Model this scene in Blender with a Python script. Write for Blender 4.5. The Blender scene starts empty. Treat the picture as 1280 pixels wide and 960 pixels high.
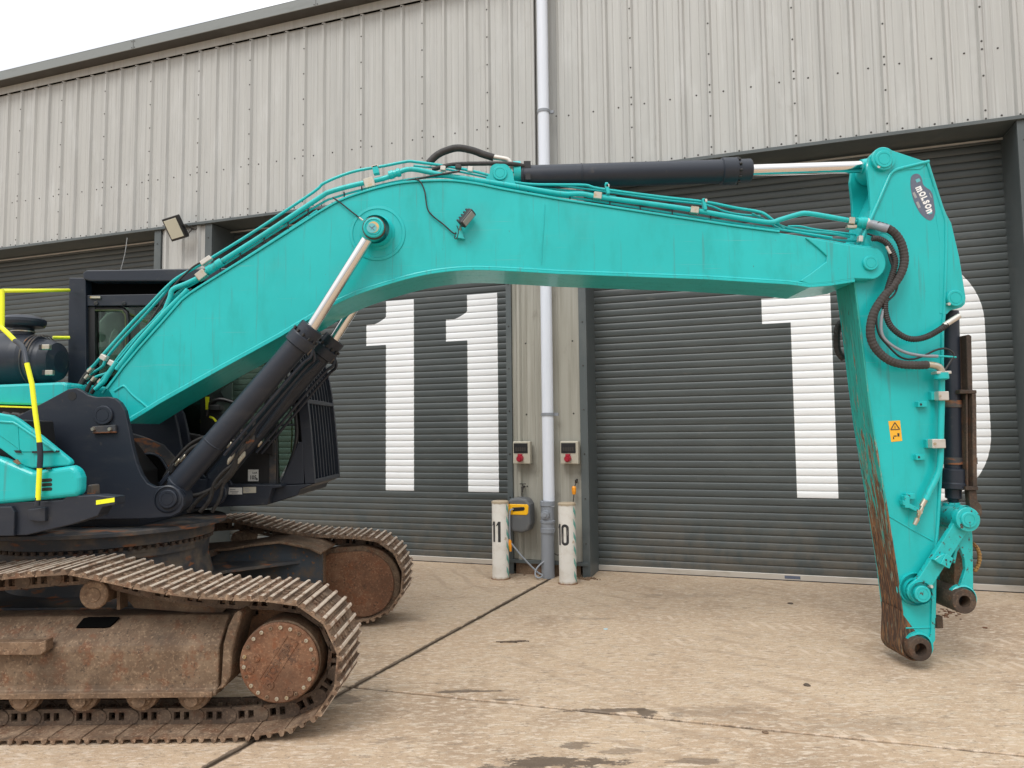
import bpy, math, random
from mathutils import Vector as V, Matrix
random.seed(7)
sc = bpy.context.scene
COL = sc.collection
R = math.radians
# ------------------------------------------------------------------ camera
F = 888.0; H = 1.95; PITCH = R(3.9); ROLL = R(.6)
fw = V((0, math.cos(PITCH), math.sin(PITCH))); r0 = V((1, 0, 0)); u0 = r0.cross(fw)
rt = r0*math.cos(ROLL) - u0*math.sin(ROLL); up = u0*math.cos(ROLL) + r0*math.sin(ROLL)
cd = bpy.data.cameras.new('camera'); cam = bpy.data.objects.new('camera', cd); COL.objects.link(cam)
cd.sensor_width = 36; cd.lens = 36*F/1280; cd.clip_start = .05; cd.clip_end = 2000
m3 = Matrix((rt, up, -fw)).transposed(); cam.matrix_world = Matrix.Translation((0, 0, H)) @ m3.to_4x4()
sc.camera = cam
# ------------------------------------------------------------------ light: overcast day
SUN_EL = R(52); SUN_AZ = R(-28)        # azimuth of the sun seen from the yard, measured from -Y towards +X
w = bpy.data.worlds.new('World'); sc.world = w; w.use_nodes = True
nt = w.node_tree; nt.nodes.clear()
sky = nt.nodes.new('ShaderNodeTexSky'); sky.sky_type = 'NISHITA'; sky.sun_disc = False
sky.sun_elevation = SUN_EL; sky.sun_rotation = R(180) - SUN_AZ; sky.air_density = 1; sky.dust_density = 4
hs = nt.nodes.new('ShaderNodeHueSaturation'); hs.inputs['Saturation'].default_value = .18
tc = nt.nodes.new('ShaderNodeTexCoord'); nz = nt.nodes.new('ShaderNodeTexNoise')
nz.inputs['Scale'].default_value = 3.0; nz.inputs['Detail'].default_value = 5
rp = nt.nodes.new('ShaderNodeValToRGB')
rp.color_ramp.elements[0].position = .33; rp.color_ramp.elements[0].color = (6.9, 7.2, 7.7, 1)
rp.color_ramp.elements[1].position = .6; rp.color_ramp.elements[1].color = (10.2, 10.25, 10.4, 1)
mx = nt.nodes.new('ShaderNodeMix'); mx.data_type = 'RGBA'; mx.inputs[0].default_value = .82
bg = nt.nodes.new('ShaderNodeBackground'); bg.inputs['Strength'].default_value = .1
wo = nt.nodes.new('ShaderNodeOutputWorld'); L = nt.links.new
L(tc.outputs['Generated'], nz.inputs['Vector']); L(nz.outputs['Fac'], rp.inputs['Fac'])
L(sky.outputs[0], hs.inputs['Color']); L(hs.outputs[0], mx.inputs[6]); L(rp.outputs[0], mx.inputs[7])
# overcast sky: three times brighter overhead than at the horizon
sx_ = nt.nodes.new('ShaderNodeSeparateXYZ'); L(tc.outputs['Generated'], sx_.inputs[0])
mr = nt.nodes.new('ShaderNodeMapRange'); mr.inputs[1].default_value = 0; mr.inputs[2].default_value = 1; mr.inputs[3].default_value = .58; mr.inputs[4].default_value = 1.75
L(sx_.outputs[2], mr.inputs[0]); vm = nt.nodes.new('ShaderNodeVectorMath'); vm.operation = 'SCALE'; L(mx.outputs[2], vm.inputs[0]); L(mr.outputs[0], vm.inputs['Scale'])
L(vm.outputs[0], bg.inputs['Color']); L(bg.outputs[0], wo.inputs['Surface'])
sd = bpy.data.lights.new('sun', 'SUN'); sd.energy = 1.1; sd.angle = R(22); sd.color = (1, .965, .91)
so = bpy.data.objects.new('sun', sd); COL.objects.link(so)
sdir = V((math.sin(SUN_AZ)*math.cos(SUN_EL), -math.cos(SUN_AZ)*math.cos(SUN_EL), math.sin(SUN_EL)))
so.rotation_euler = sdir.to_track_quat('Z', 'Y').to_euler(); so.location = (0, -10, 20)
sc.view_settings.view_transform = 'Standard'; sc.view_settings.look = 'None'
sc.view_settings.exposure = .40; sc.view_settings.gamma = 1

# ------------------------------------------------------------------ survey helpers: real places from the photo's geometry
def ray(px, py): return fw + rt*((px-640)/F) - up*((py-480)/F)
def P(px, py, Y):
    d = ray(px, py); return V((0, 0, H)) + d*(Y/d.y)
def G(px, py, z=0):
    d = ray(px, py); return V((0, 0, H)) + d*((z-H)/d.z)
TH = R(18.7); ORG = G(750, 713); S_ = V((math.cos(TH), -math.sin(TH), 0)); N_ = V((-math.sin(TH), -math.cos(TH), 0))
def W(px, py, t=0):
    d = ray(px, py); c = V((0, 0, H)); o = ORG + N_*t
    k = (o-c).dot(N_)/d.dot(N_); p = c + d*k; return (p-ORG).dot(S_), p.z
def WP(s, t, z): return ORG + S_*s + N_*t + V((0, 0, z))
def PL(pts, Y): return [P(x, y, Y) for x, y in pts]
def crom(p, n=6, closed=False):
    q = [V(a) for a in p]; out = []; m = len(q)
    for i in range(m if closed else m-1):
        a = q[(i-1) % m] if (closed or i > 0) else q[0]*2-q[1]
        b = q[i]; c = q[(i+1) % m]
        d = q[(i+2) % m] if (closed or i+2 < m) else q[-1]*2-q[-2]
        for k in range(n):
            t = k/n
            out.append(.5*((2*b)+(c-a)*t+(2*a-5*b+4*c-d)*t*t+(3*b-a-3*c+d)*t**3))
    if not closed: out.append(q[-1])
    return out

# ------------------------------------------------------------------ mesh builder
class MB:
    def __init__(s): s.v = []; s.f = []; s.mi = []; s.sm = []; s.m = 0
    def add(s, vs, fs, smooth=False):
        b = len(s.v); s.v += [tuple(v) for v in vs]
        for f in fs: s.f.append([b+i for i in f]); s.mi.append(s.m); s.sm.append(smooth)
        return s
    def box(s, x0, x1, y0, y1, z0, z1):
        vs = [(x, y, z) for x in (x0, x1) for y in (y0, y1) for z in (z0, z1)]
        return s.add(vs, [(0, 1, 3, 2), (4, 6, 7, 5), (0, 4, 5, 1), (2, 3, 7, 6), (0, 2, 6, 4), (1, 5, 7, 3)])
    def ob(s, c, hx, hy, hz, ax=None, ay=None, az=None):
        ax = V(ax or (1, 0, 0)).normalized(); az = V(az or (0, 0, 1)).normalized(); ay = V(ay).normalized() if ay else az.cross(ax)
        c = V(c); vs = [c+ax*hx*i+ay*hy*j+az*hz*k for i in (-1, 1) for j in (-1, 1) for k in (-1, 1)]
        return s.add(vs, [(0, 1, 3, 2), (4, 6, 7, 5), (0, 4, 5, 1), (2, 3, 7, 6), (0, 2, 6, 4), (1, 5, 7, 3)])
    def prism(s, pts, off):
        n = len(pts); off = V(off); a = [V(p) for p in pts]; b = [p+off for p in a]
        s.add(a+b, [list(range(n)), list(range(2*n-1, n-1, -1))] + [(i, (i+1) % n, n+(i+1) % n, n+i)[::-1] for i in range(n)])
        return s
    def pp(s, px, y0, y1):          # outline in the XZ plane surveyed at depth y0, real thickness to y1
        return s.prism(PL(px, y0), (0, y1-y0, 0))
    def cyl(s, p0, p1, r0, r1=None, n=24, caps=True):
        p0 = V(p0); p1 = V(p1); r1 = r0 if r1 is None else r1; d = (p1-p0).normalized()
        u = d.orthogonal().normalized(); v = d.cross(u)
        c = [(math.cos(2*math.pi*i/n), math.sin(2*math.pi*i/n)) for i in range(n)]
        A = [p0+(u*a+v*b)*r0 for a, b in c]; B = [p1+(u*a+v*b)*r1 for a, b in c]
        s.add(A+B, [(i, (i+1) % n, n+(i+1) % n, n+i) for i in range(n)], True)
        if caps: s.add(A, [list(range(n))[::-1]]); s.add(B, [list(range(n))])
        return s
    def lathe(s, prof, o, ax, n=28, smooth=True):     # prof: [(r,h)]; r=0 closes
        o = V(o); d = V(ax).normalized(); u = d.orthogonal().normalized(); v = d.cross(u)
        for (ra, ha), (rb, hb) in zip(prof, prof[1:]):
            A = [o+d*ha+(u*math.cos(2*math.pi*i/n)+v*math.sin(2*math.pi*i/n))*ra for i in range(n)]
            B = [o+d*hb+(u*math.cos(2*math.pi*i/n)+v*math.sin(2*math.pi*i/n))*rb for i in range(n)]
            if ra == 0: s.add([o+d*ha]+B, [(0, 1+i, 1+(i+1) % n) for i in range(n)], False)
            elif rb == 0: s.add(A+[o+d*hb], [(i, (i+1) % n, n) for i in range(n)], False)
            else: s.add(A+B, [(i, (i+1) % n, n+(i+1) % n, n+i) for i in range(n)], smooth)
        return s
    def tube(s, path, r, n=10, sm=5, corr=0, step=.012):
        p = crom(path, sm) if sm > 1 else [V(a) for a in path]
        if corr:
            q = [p[0]]; acc = 0
            for a, b in zip(p, p[1:]):
                d = (b-a).length; t = step-acc
                while t <= d: q.append(a.lerp(b, t/d)); t += step
                acc = d-(t-step)
            p = q
        t0 = (p[1]-p[0]).normalized(); u = t0.orthogonal().normalized(); vs = []
        for i, a in enumerate(p):
            t = (p[min(i+1, len(p)-1)]-p[max(i-1, 0)]).normalized()
            u = (u-t*u.dot(t)).normalized(); v = t.cross(u); rr = r*(1+corr*(1 if i % 2 else -1))
            vs += [a+(u*math.cos(2*math.pi*k/n)+v*math.sin(2*math.pi*k/n))*rr for k in range(n)]
        fs = [(i*n+k, i*n+(k+1) % n, (i+1)*n+(k+1) % n, (i+1)*n+k) for i in range(len(p)-1) for k in range(n)]
        s.add(vs, fs, not corr); m = len(p)
        s.add(vs[:n], [list(range(n))[::-1]]); s.add(vs[(m-1)*n:], [list(range(n))])
        return s
    def strip(s, pts, th, y0, y1):   # flange following a polyline in XZ; th>0 to the left of travel
        n = len(pts); q = []
        for i, a in enumerate(pts):
            t = (pts[min(i+1, n-1)]-pts[max(i-1, 0)]); t = V((t.x, 0, t.z)).normalized(); q.append(a+V((-t.z, 0, t.x))*th)
        vs = []
        for a, b in zip(pts, q): vs += [(a.x, y0, a.z), (a.x, y1, a.z), (b.x, y1, b.z), (b.x, y0, b.z)]
        fs = [(4*i+k, 4*i+(k+1) % 4, 4*i+4+(k+1) % 4, 4*i+4+k) for i in range(n-1) for k in range(4)]
        fs += [(0, 1, 2, 3), (4*n-1, 4*n-2, 4*n-3, 4*n-4)]
        return s.add(vs, fs)
    def mesh(s, name, mats):
        me = bpy.data.meshes.new(name); me.from_pydata(s.v, [], s.f); me.polygons.foreach_set('use_smooth', s.sm)
        for m in (mats if isinstance(mats, (list, tuple)) else [mats]): me.materials.append(m)
        me.polygons.foreach_set('material_index', s.mi)
        import bmesh
        b = bmesh.new(); b.from_mesh(me); bmesh.ops.recalc_face_normals(b, faces=b.faces); b.to_mesh(me); b.free()
        me.update(); return me
    def obj(s, name, mats, parent=None, bev=0, seg=1, loc=None, stuff=False):
        o = bpy.data.objects.new(name, s.mesh(name, mats)); COL.objects.link(o)
        if parent: attach(o, parent)
        if loc is not None: o.location = loc
        if bev:
            b = o.modifiers.new('bevel', 'BEVEL'); b.width = bev; b.segments = seg; b.limit_method = 'ANGLE'; b.angle_limit = R(35)
        if stuff: o['kind'] = 'stuff'
        return o
INV = {}
def attach(o, parent):
    o.parent = parent
    if parent.name in INV: o.matrix_parent_inverse = Matrix.Translation(-INV[parent.name])
def empty(name, loc, label, cat, group=None, rz=0, world_children=True):
    e = bpy.data.objects.new(name, None); COL.objects.link(e); e.location = loc; e.rotation_euler.z = rz; e.empty_display_size = .2
    e['label'] = label; e['category'] = cat
    if group: e['group'] = group
    if world_children: INV[e.name] = V(loc)
    return e
def tag(o, label, cat, group=None):
    o['label'] = label; o['category'] = cat
    if group: o['group'] = group
    return o
def struct(o): o['kind'] = 'structure'; return o
def text_mesh(txt, size, o, ax, ay, ext=.001, font_bold=.0, xs=1):
    """flat print: lettering as thin geometry, baseline centre at o, along ax, up ay"""
    cu = bpy.data.curves.new('t', 'FONT'); cu.body = txt; cu.size = size; cu.extrude = ext; cu.offset = font_bold
    cu.align_x = 'CENTER'; cu.align_y = 'CENTER'; cu.resolution_u = 4
    ob = bpy.data.objects.new('t', cu); COL.objects.link(ob)
    dg = bpy.context.evaluated_depsgraph_get(); me = bpy.data.meshes.new_from_object(ob.evaluated_get(dg))
    ax = V(ax).normalized(); ay = V(ay).normalized(); az = ax.cross(ay); o = V(o)
    vs = [o+ax*v.co.x*xs+ay*v.co.y+az*v.co.z for v in me.vertices]; fs = [list(p.vertices) for p in me.polygons]
    bpy.data.objects.remove(ob); bpy.data.meshes.remove(me)
    return vs, fs

# ------------------------------------------------------------------ materials
def rgb(r, g, b):
    f = lambda c: (c/255/12.92 if c/255 <= .04045 else ((c/255+.055)/1.055)**2.4); return (f(r), f(g), f(b))
class Mat:
    def __init__(s, name, base, rough=.5, metal=0, coords='Object', coat=0, spec=.5, ref=None):
        m = s.m = bpy.data.materials.new(name); m.use_nodes = True; s.t = m.node_tree; s.n = s.t.nodes; s.n.clear()
        s.b = s.n.new('ShaderNodeBsdfPrincipled'); o = s.n.new('ShaderNodeOutputMaterial'); s.L(s.b.outputs[0], o.inputs[0])
        s.b.inputs['Roughness'].default_value = rough; s.b.inputs['Metallic'].default_value = metal
        s.b.inputs['Coat Weight'].default_value = coat; s.b.inputs['Coat Roughness'].default_value = .12
        s.b.inputs['Specular IOR Level'].default_value = spec
        if coords == 'World': g = s.n.new('ShaderNodeNewGeometry'); s.co = g.outputs['Position']
        else:
            g = s.n.new('ShaderNodeTexCoord'); s.co = g.outputs['Object']
            if ref: g.object = ref
        s.c = s.n.new('ShaderNodeRGB').outputs[0]; s.c.default_value = (*base, 1); s.r = None; s.rb = rough; s.bump = None
    def L(s, a, b): s.t.links.new(a, b)
    def math(s, op, a, b=None, c=None, clamp=False):
        n = s.n.new('ShaderNodeMath'); n.operation = op; n.use_clamp = clamp
        for i, x in enumerate((a, b, c)):
            if x is None: continue
            if isinstance(x, (int, float)): n.inputs[i].default_value = x
            else: s.L(x, n.inputs[i])
        return n.outputs[0]
    def xyz(s):
        n = s.n.new('ShaderNodeSeparateXYZ'); s.L(s.co, n.inputs[0]); return n.outputs
    def noise(s, scale, detail=4, rough=.55, seed=0, dist=0):
        mp = s.n.new('ShaderNodeMapping'); sv = scale if isinstance(scale, (tuple, list)) else (scale,)*3
        mp.inputs['Scale'].default_value = sv; mp.inputs['Location'].default_value = (seed*7.3, seed*3.1, seed*5.7)
        s.L(s.co, mp.inputs['Vector']); n = s.n.new('ShaderNodeTexNoise'); n.inputs['Scale'].default_value = 1
        n.inputs['Detail'].default_value = detail; n.inputs['Roughness'].default_value = rough; n.inputs['Distortion'].default_value = dist
        s.L(mp.outputs[0], n.inputs['Vector']); return n.outputs['Fac']
    def ramp(s, x, lo, hi, a=0, b=1):
        n = s.n.new('ShaderNodeMapRange'); n.inputs[1].default_value = lo; n.inputs[2].default_value = hi
        n.inputs[3].default_value = a; n.inputs[4].default_value = b; n.clamp = True
        n.interpolation_type = 'SMOOTHSTEP' if lo < hi else 'LINEAR'; s.L(x, n.inputs[0]); return n.outputs[0]
    def mix(s, fac, col, mode='MIX'):
        n = s.n.new('ShaderNodeMix'); n.data_type = 'RGBA'; n.blend_type = mode; s.L(s.c, n.inputs[6])
        if isinstance(fac, (int, float)): n.inputs[0].default_value = fac
        else: s.L(fac, n.inputs[0])
        if isinstance(col, tuple): n.inputs[7].default_value = (*col, 1)
        else: s.L(col, n.inputs[7])
        s.c = n.outputs[2]; return s
    def blot(s, col, scale, lo, hi, amt=1, seed=0, detail=5, mode='MIX', rough=None, mask=None, r=.6):
        f = s.ramp(s.noise(scale, detail, r, seed), lo, hi, 0, amt)
        if mask is not None: f = s.math('MULTIPLY', f, mask)
        s.mix(f, col, mode)
        if rough is not None: s.rmix(f, rough)
        return s
    def rmix(s, fac, rough):
        n = s.n.new('ShaderNodeMix'); n.data_type = 'FLOAT'; s.L(fac, n.inputs[0])
        if s.r is None: n.inputs[2].default_value = s.rb
        else: s.L(s.r, n.inputs[2])
        n.inputs[3].default_value = rough; s.r = n.outputs[0]
    def bmp(s, scale, strength=.3, dist=.01, detail=4, seed=3):
        n = s.n.new('ShaderNodeBump'); n.inputs['Strength'].default_value = strength; n.inputs['Distance'].default_value = dist
        h = scale if not isinstance(scale, (int, float, tuple)) else s.noise(scale, detail, .6, seed)
        s.L(h, n.inputs['Height'])
        if s.bump is not None: s.L(s.bump, n.inputs['Normal'])
        s.bump = n.outputs[0]; return s
    def done(s):
        s.L(s.c, s.b.inputs['Base Color'])
        if s.r is not None: s.L(s.r, s.b.inputs['Roughness'])
        if s.bump is not None: s.L(s.bump, s.b.inputs['Normal'])
        return s.m
TEAL = (.009, .43, .43)
def teal(name='teal_paint', coords='Object', k=1):
    m = Mat(name, tuple(c*k for c in TEAL), .34, coat=.25, coords=coords, spec=.35)
    m.blot((.016, .51, .51), 1.3, .35, .7, .5, 1).blot((.008, .33, .31), (6, 6, 2.2), .48, .75, .45, 2).blot((.04, .38, .37), (2.2, 9, 2.2), .5, .75, .4, 14, rough=.6)
    m.blot((.06, .12, .11), (38, 38, 22), .715, .75, .8, 5, rough=.7).blot((.16, .09, .05), (60, 60, 30), .735, .76, .7, 8, rough=.8)
    m.blot((.05, .25, .24), (30, 30, 1.1), .58, .70, .55, 21, rough=.6)
    m.blot((.10, .42, .40), (1.2, 30, 70), .64, .70, .5, 27, rough=.6)
    m.blot((.03, .05, .05), (160, 160, 60), .74, .76, .9, 25, rough=.8)
    return m.bmp(2.2, .12, .01).done()
M_TEAL = teal()
def rusty_teal():
    m = Mat('worn_teal_paint', (.02, .36, .31), .5)
    z = m.xyz()[2]; low = m.ramp(z, 2.25, .5, -.12, 1.25)          # scraped bare towards the stick's tip
    st = m.noise((30, 30, 1.3), 7, .66, 2); th = m.math('ADD', st, m.math('MULTIPLY', low, .22))
    f = m.ramp(th, .600, .635); m.mix(m.ramp(th, .585, .60), (.35, .27, .2)); m.mix(f, (.14, .062, .026)); m.mix(m.ramp(m.noise((40, 40, 3), 5, .6, 33), .50, .62, 0, .5), (.03, .15, .13)); m.mix(m.math('MULTIPLY', f, m.ramp(m.noise((9, 9, 2), 5, .65, 35), .42, .62, 0, .75)), (.24, .115, .045)); m.rmix(f, .8)
    f2 = m.ramp(m.math('ADD', m.noise((60, 60, 9), 5, .6, 9), m.math('MULTIPLY', low, .15)), .64, .7)
    m.mix(f2, (.055, .03, .02)); m.blot((.25, .13, .06), (9, 9, 3), .55, .75, .4, 11, mask=f)
    return m.bmp(th, .35, .01).done()
M_WORN = rusty_teal()
def chipped():
    m = Mat('chipped_teal_paint', TEAL, .4, coat=.2)
    m.blot((.06, .035, .025), (30, 30, 20), .6, .63, 1, 2, rough=.8).blot((.012, .33, .30), 9, .45, .7, .5, 3)
    return m.bmp(20, .2, .006).done()
M_CHIP = chipped()
m = Mat('charcoal_paint', (.016, .021, .032), .42, spec=.4); m.blot((.034, .037, .044), (3, 3, 9), .5, .75, .6, 1).blot((.09, .08, .065), 14, .62, .75, .35, 4, rough=.75)
M_DARK = m.bmp(30, .08, .004).done()
m = Mat('dusty_charcoal_paint', (.035, .038, .044), .6); m.blot((.15, .115, .082), 5, .42, .7, .8, 1, rough=.9).blot((.24, .09, .035), (5, 5, 20), .56, .66, .85, 4, rough=.9)
M_DUSTY = m.bmp(25, .2, .005).done()
M_BLACK = Mat('black_plastic', (.012, .012, .013), .45).bmp(80, .08, .002).done()
m = Mat('rubber_hose', (.022, .020, .019), .62); m.blot((.045, .042, .04), 25, .45, .7, .7, 2); M_RUB = m.done()
m = Mat('dusty_sleeve', (.048, .043, .040), .8); m.blot((.03, .025, .022), 18, .45, .7, .7, 2); M_SLEEVE = m.bmp(60, .2, .003).done()
M_CHROME = Mat('polished_rod', (.72, .70, .68), .09, 1).bmp((3, 3, 3), .02, .002).done()
m = Mat('zinc_plate', (.5, .46, .38), .35, .8); m.blot((.42, .28, .10), 20, .5, .7, .7, 1); M_ZINC = m.done()
def steel(name, base, hi, rust, k=1, rough=.75, coords='Object'):
    m = Mat(name, base, rough, coords=coords); m.blot(hi, 6*k, .4, .7, .8, 1).blot(rust, 11*k, .5, .68, .75, 2).blot((.035, .026, .02), 9*k, .55, .75, .6, 3)
    m.blot(tuple(min(1, c*1.6) for c in hi), 60, .52, .68, .6, 6).blot((.022, .016, .012), (45, 45, 45), .56, .70, .7, 9).blot(tuple(c*.45 for c in base), 2.2, .45, .65, .6, 17)
    return m.bmp(38, .5, .006).bmp(7, .3, .02).done()
M_RUST = steel('rusty_muddy_steel', (.125, .078, .046), (.21, .145, .092), (.15, .055, .022))
M_RUSTB = steel('dry_mud_on_steel', (.15, .092, .054), (.24, .16, .10), (.12, .06, .03))
M_RUSTD = steel('dark_rusty_steel', (.052, .034, .024), (.10, .066, .042), (.10, .042, .018))
M_ORANGE = steel('orange_rust_cover', (.15, .066, .032), (.21, .115, .065), (.18, .06, .022))
M_SHOE = steel('worn_track_steel', (.16, .098, .060), (.32, .225, .15), (.13, .055, .026), coords='World')
M_TIP = Mat('bright_worn_grouser', (.68, .56, .45), .42, .3, coords='World').blot((.22, .12, .07), 10, .47, .64, .85, 2, rough=.8).bmp(50, .3, .004).done()
m = Mat('light_grey_cladding', (.43, .432, .412), .42, spec=.4)
m.blot((.365, .368, .355), (7, 1, .35), .42, .72, .7, 1).blot((.29, .29, .28), (26, 1, .4), .52, .75, .55, 2).blot((.54, .55, .54), (3, 1, .8), .5, .75, .5, 5).blot((.53, .54, .53), (60, 1, .5), .5, .7, .45, 12)
m.blot((.3, .28, .25), (4, 1, 3), .66, .8, .35, 9); oi = m.n.new('ShaderNodeObjectInfo'); m.mix(m.ramp(oi.outputs['Random'], 0, 1, 0, .16), (.36, .36, .34)); M_CLAD = m.bmp((40, 1, .4), .05, .004).bmp((1.5, 1, .8), .12, .03).done()
m = Mat('weathered_cladding', (.34, .33, .285), .55, spec=.3); m.blot((.24, .23, .19), (9, 1, .4), .42, .7, .8, 1).blot((.45, .435, .39), (20, 1, .6), .5, .75, .6, 2).blot((.19, .18, .15), (5, 1, 2.5), .58, .75, .6, 4); M_CLAD2 = m.done()
m = Mat('slate_grey_trim', (.078, .092, .094), .45); m.blot((.11, .122, .12), 3, .45, .7, .6, 1).blot((.07, .075, .07), (9, 9, 2), .6, .8, .4, 2); M_TRIM = m.bmp(60, .05, .002).done()
M_WHITE = Mat('white_paint', (.78, .78, .77), .45).blot((.6, .58, .53), 8, .6, .8, .4, 2).done()
m = Mat('white_pvc_pipe', (.66, .70, .77), .3); m.blot((.52, .55, .6), (20, 20, .6), .5, .75, .5, 2); M_PIPE = m.done()
m = Mat('grey_pvc_pipe', (.24, .26, .29), .4); m.blot((.18, .19, .2), (9, 9, 2), .5, .75, .6, 2); M_GPIPE = m.done()
M_YEL = Mat('safety_yellow', (.84, .86, .02), .4).blot((.1, .1, .05), (40, 40, 25), .68, .72, .9, 3).done()
M_ORYEL = Mat('amber_sticker', (.80, .42, .03), .4).done()
M_STK = Mat('white_sticker', (.7, .7, .66), .45).blot((.5, .48, .44), 40, .5, .7, .5).done()
M_SCREW = Mat('dark_screw', (.06, .055, .05), .5, .5).done()
M_ALU = Mat('brushed_aluminium', (.60, .57, .52), .38, .6).blot((.4, .36, .3), (3, 9, 9), .5, .75, .6, 2).done()
M_SHADE = Mat('painted_cavity_shade', (.004, .004, .004), 1, spec=0).done()  # matte black that paints in the shade of gaps and openings
M_PRINT = Mat('black_print', (.03, .03, .032), .5).done()
M_GREYP = Mat('grey_print', (.3, .3, .3), .5).done()
M_BADGE = Mat('slate_badge', (.10, .12, .17), .4).blot((.14, .15, .19), 30, .4, .7, .5).done()
M_LTEAL = Mat('pale_teal_print', (.12, .42, .45), .4).done()
M_RED = Mat('red_plastic', (.33, .012, .03), .4).done()
M_CREAM = Mat('cream_plastic', (.42, .395, .32), .45).blot((.38, .33, .25), 18, .5, .75, .5).done()
M_OR = Mat('orange_plastic', (.80, .30, .012), .4).done()
def glass(name, tint, amt=.9):
    m = bpy.data.materials.new(name); m.use_nodes = True; n = m.node_tree.nodes; n.clear(); l = m.node_tree.links.new
    tr = n.new('ShaderNodeBsdfTransparent'); tr.inputs[0].default_value = (*tint, 1); gl = n.new('ShaderNodeBsdfGlossy'); gl.inputs['Roughness'].default_value = .03
    fr = n.new('ShaderNodeFresnel'); fr.inputs[0].default_value = 1.5; mx = n.new('ShaderNodeMixShader'); o = n.new('ShaderNodeOutputMaterial')
    l(fr.outputs[0], mx.inputs[0]); l(tr.outputs[0], mx.inputs[1]); l(gl.outputs[0], mx.inputs[2]); l(mx.outputs[0], o.inputs[0]); return m
M_GLASS = glass('tinted_glass', (.62, .74, .66)); M_LENS = Mat('lamp_lens', (.55, .55, .45), .12, coat=.6).bmp(90, .4, .003).done()

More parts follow.
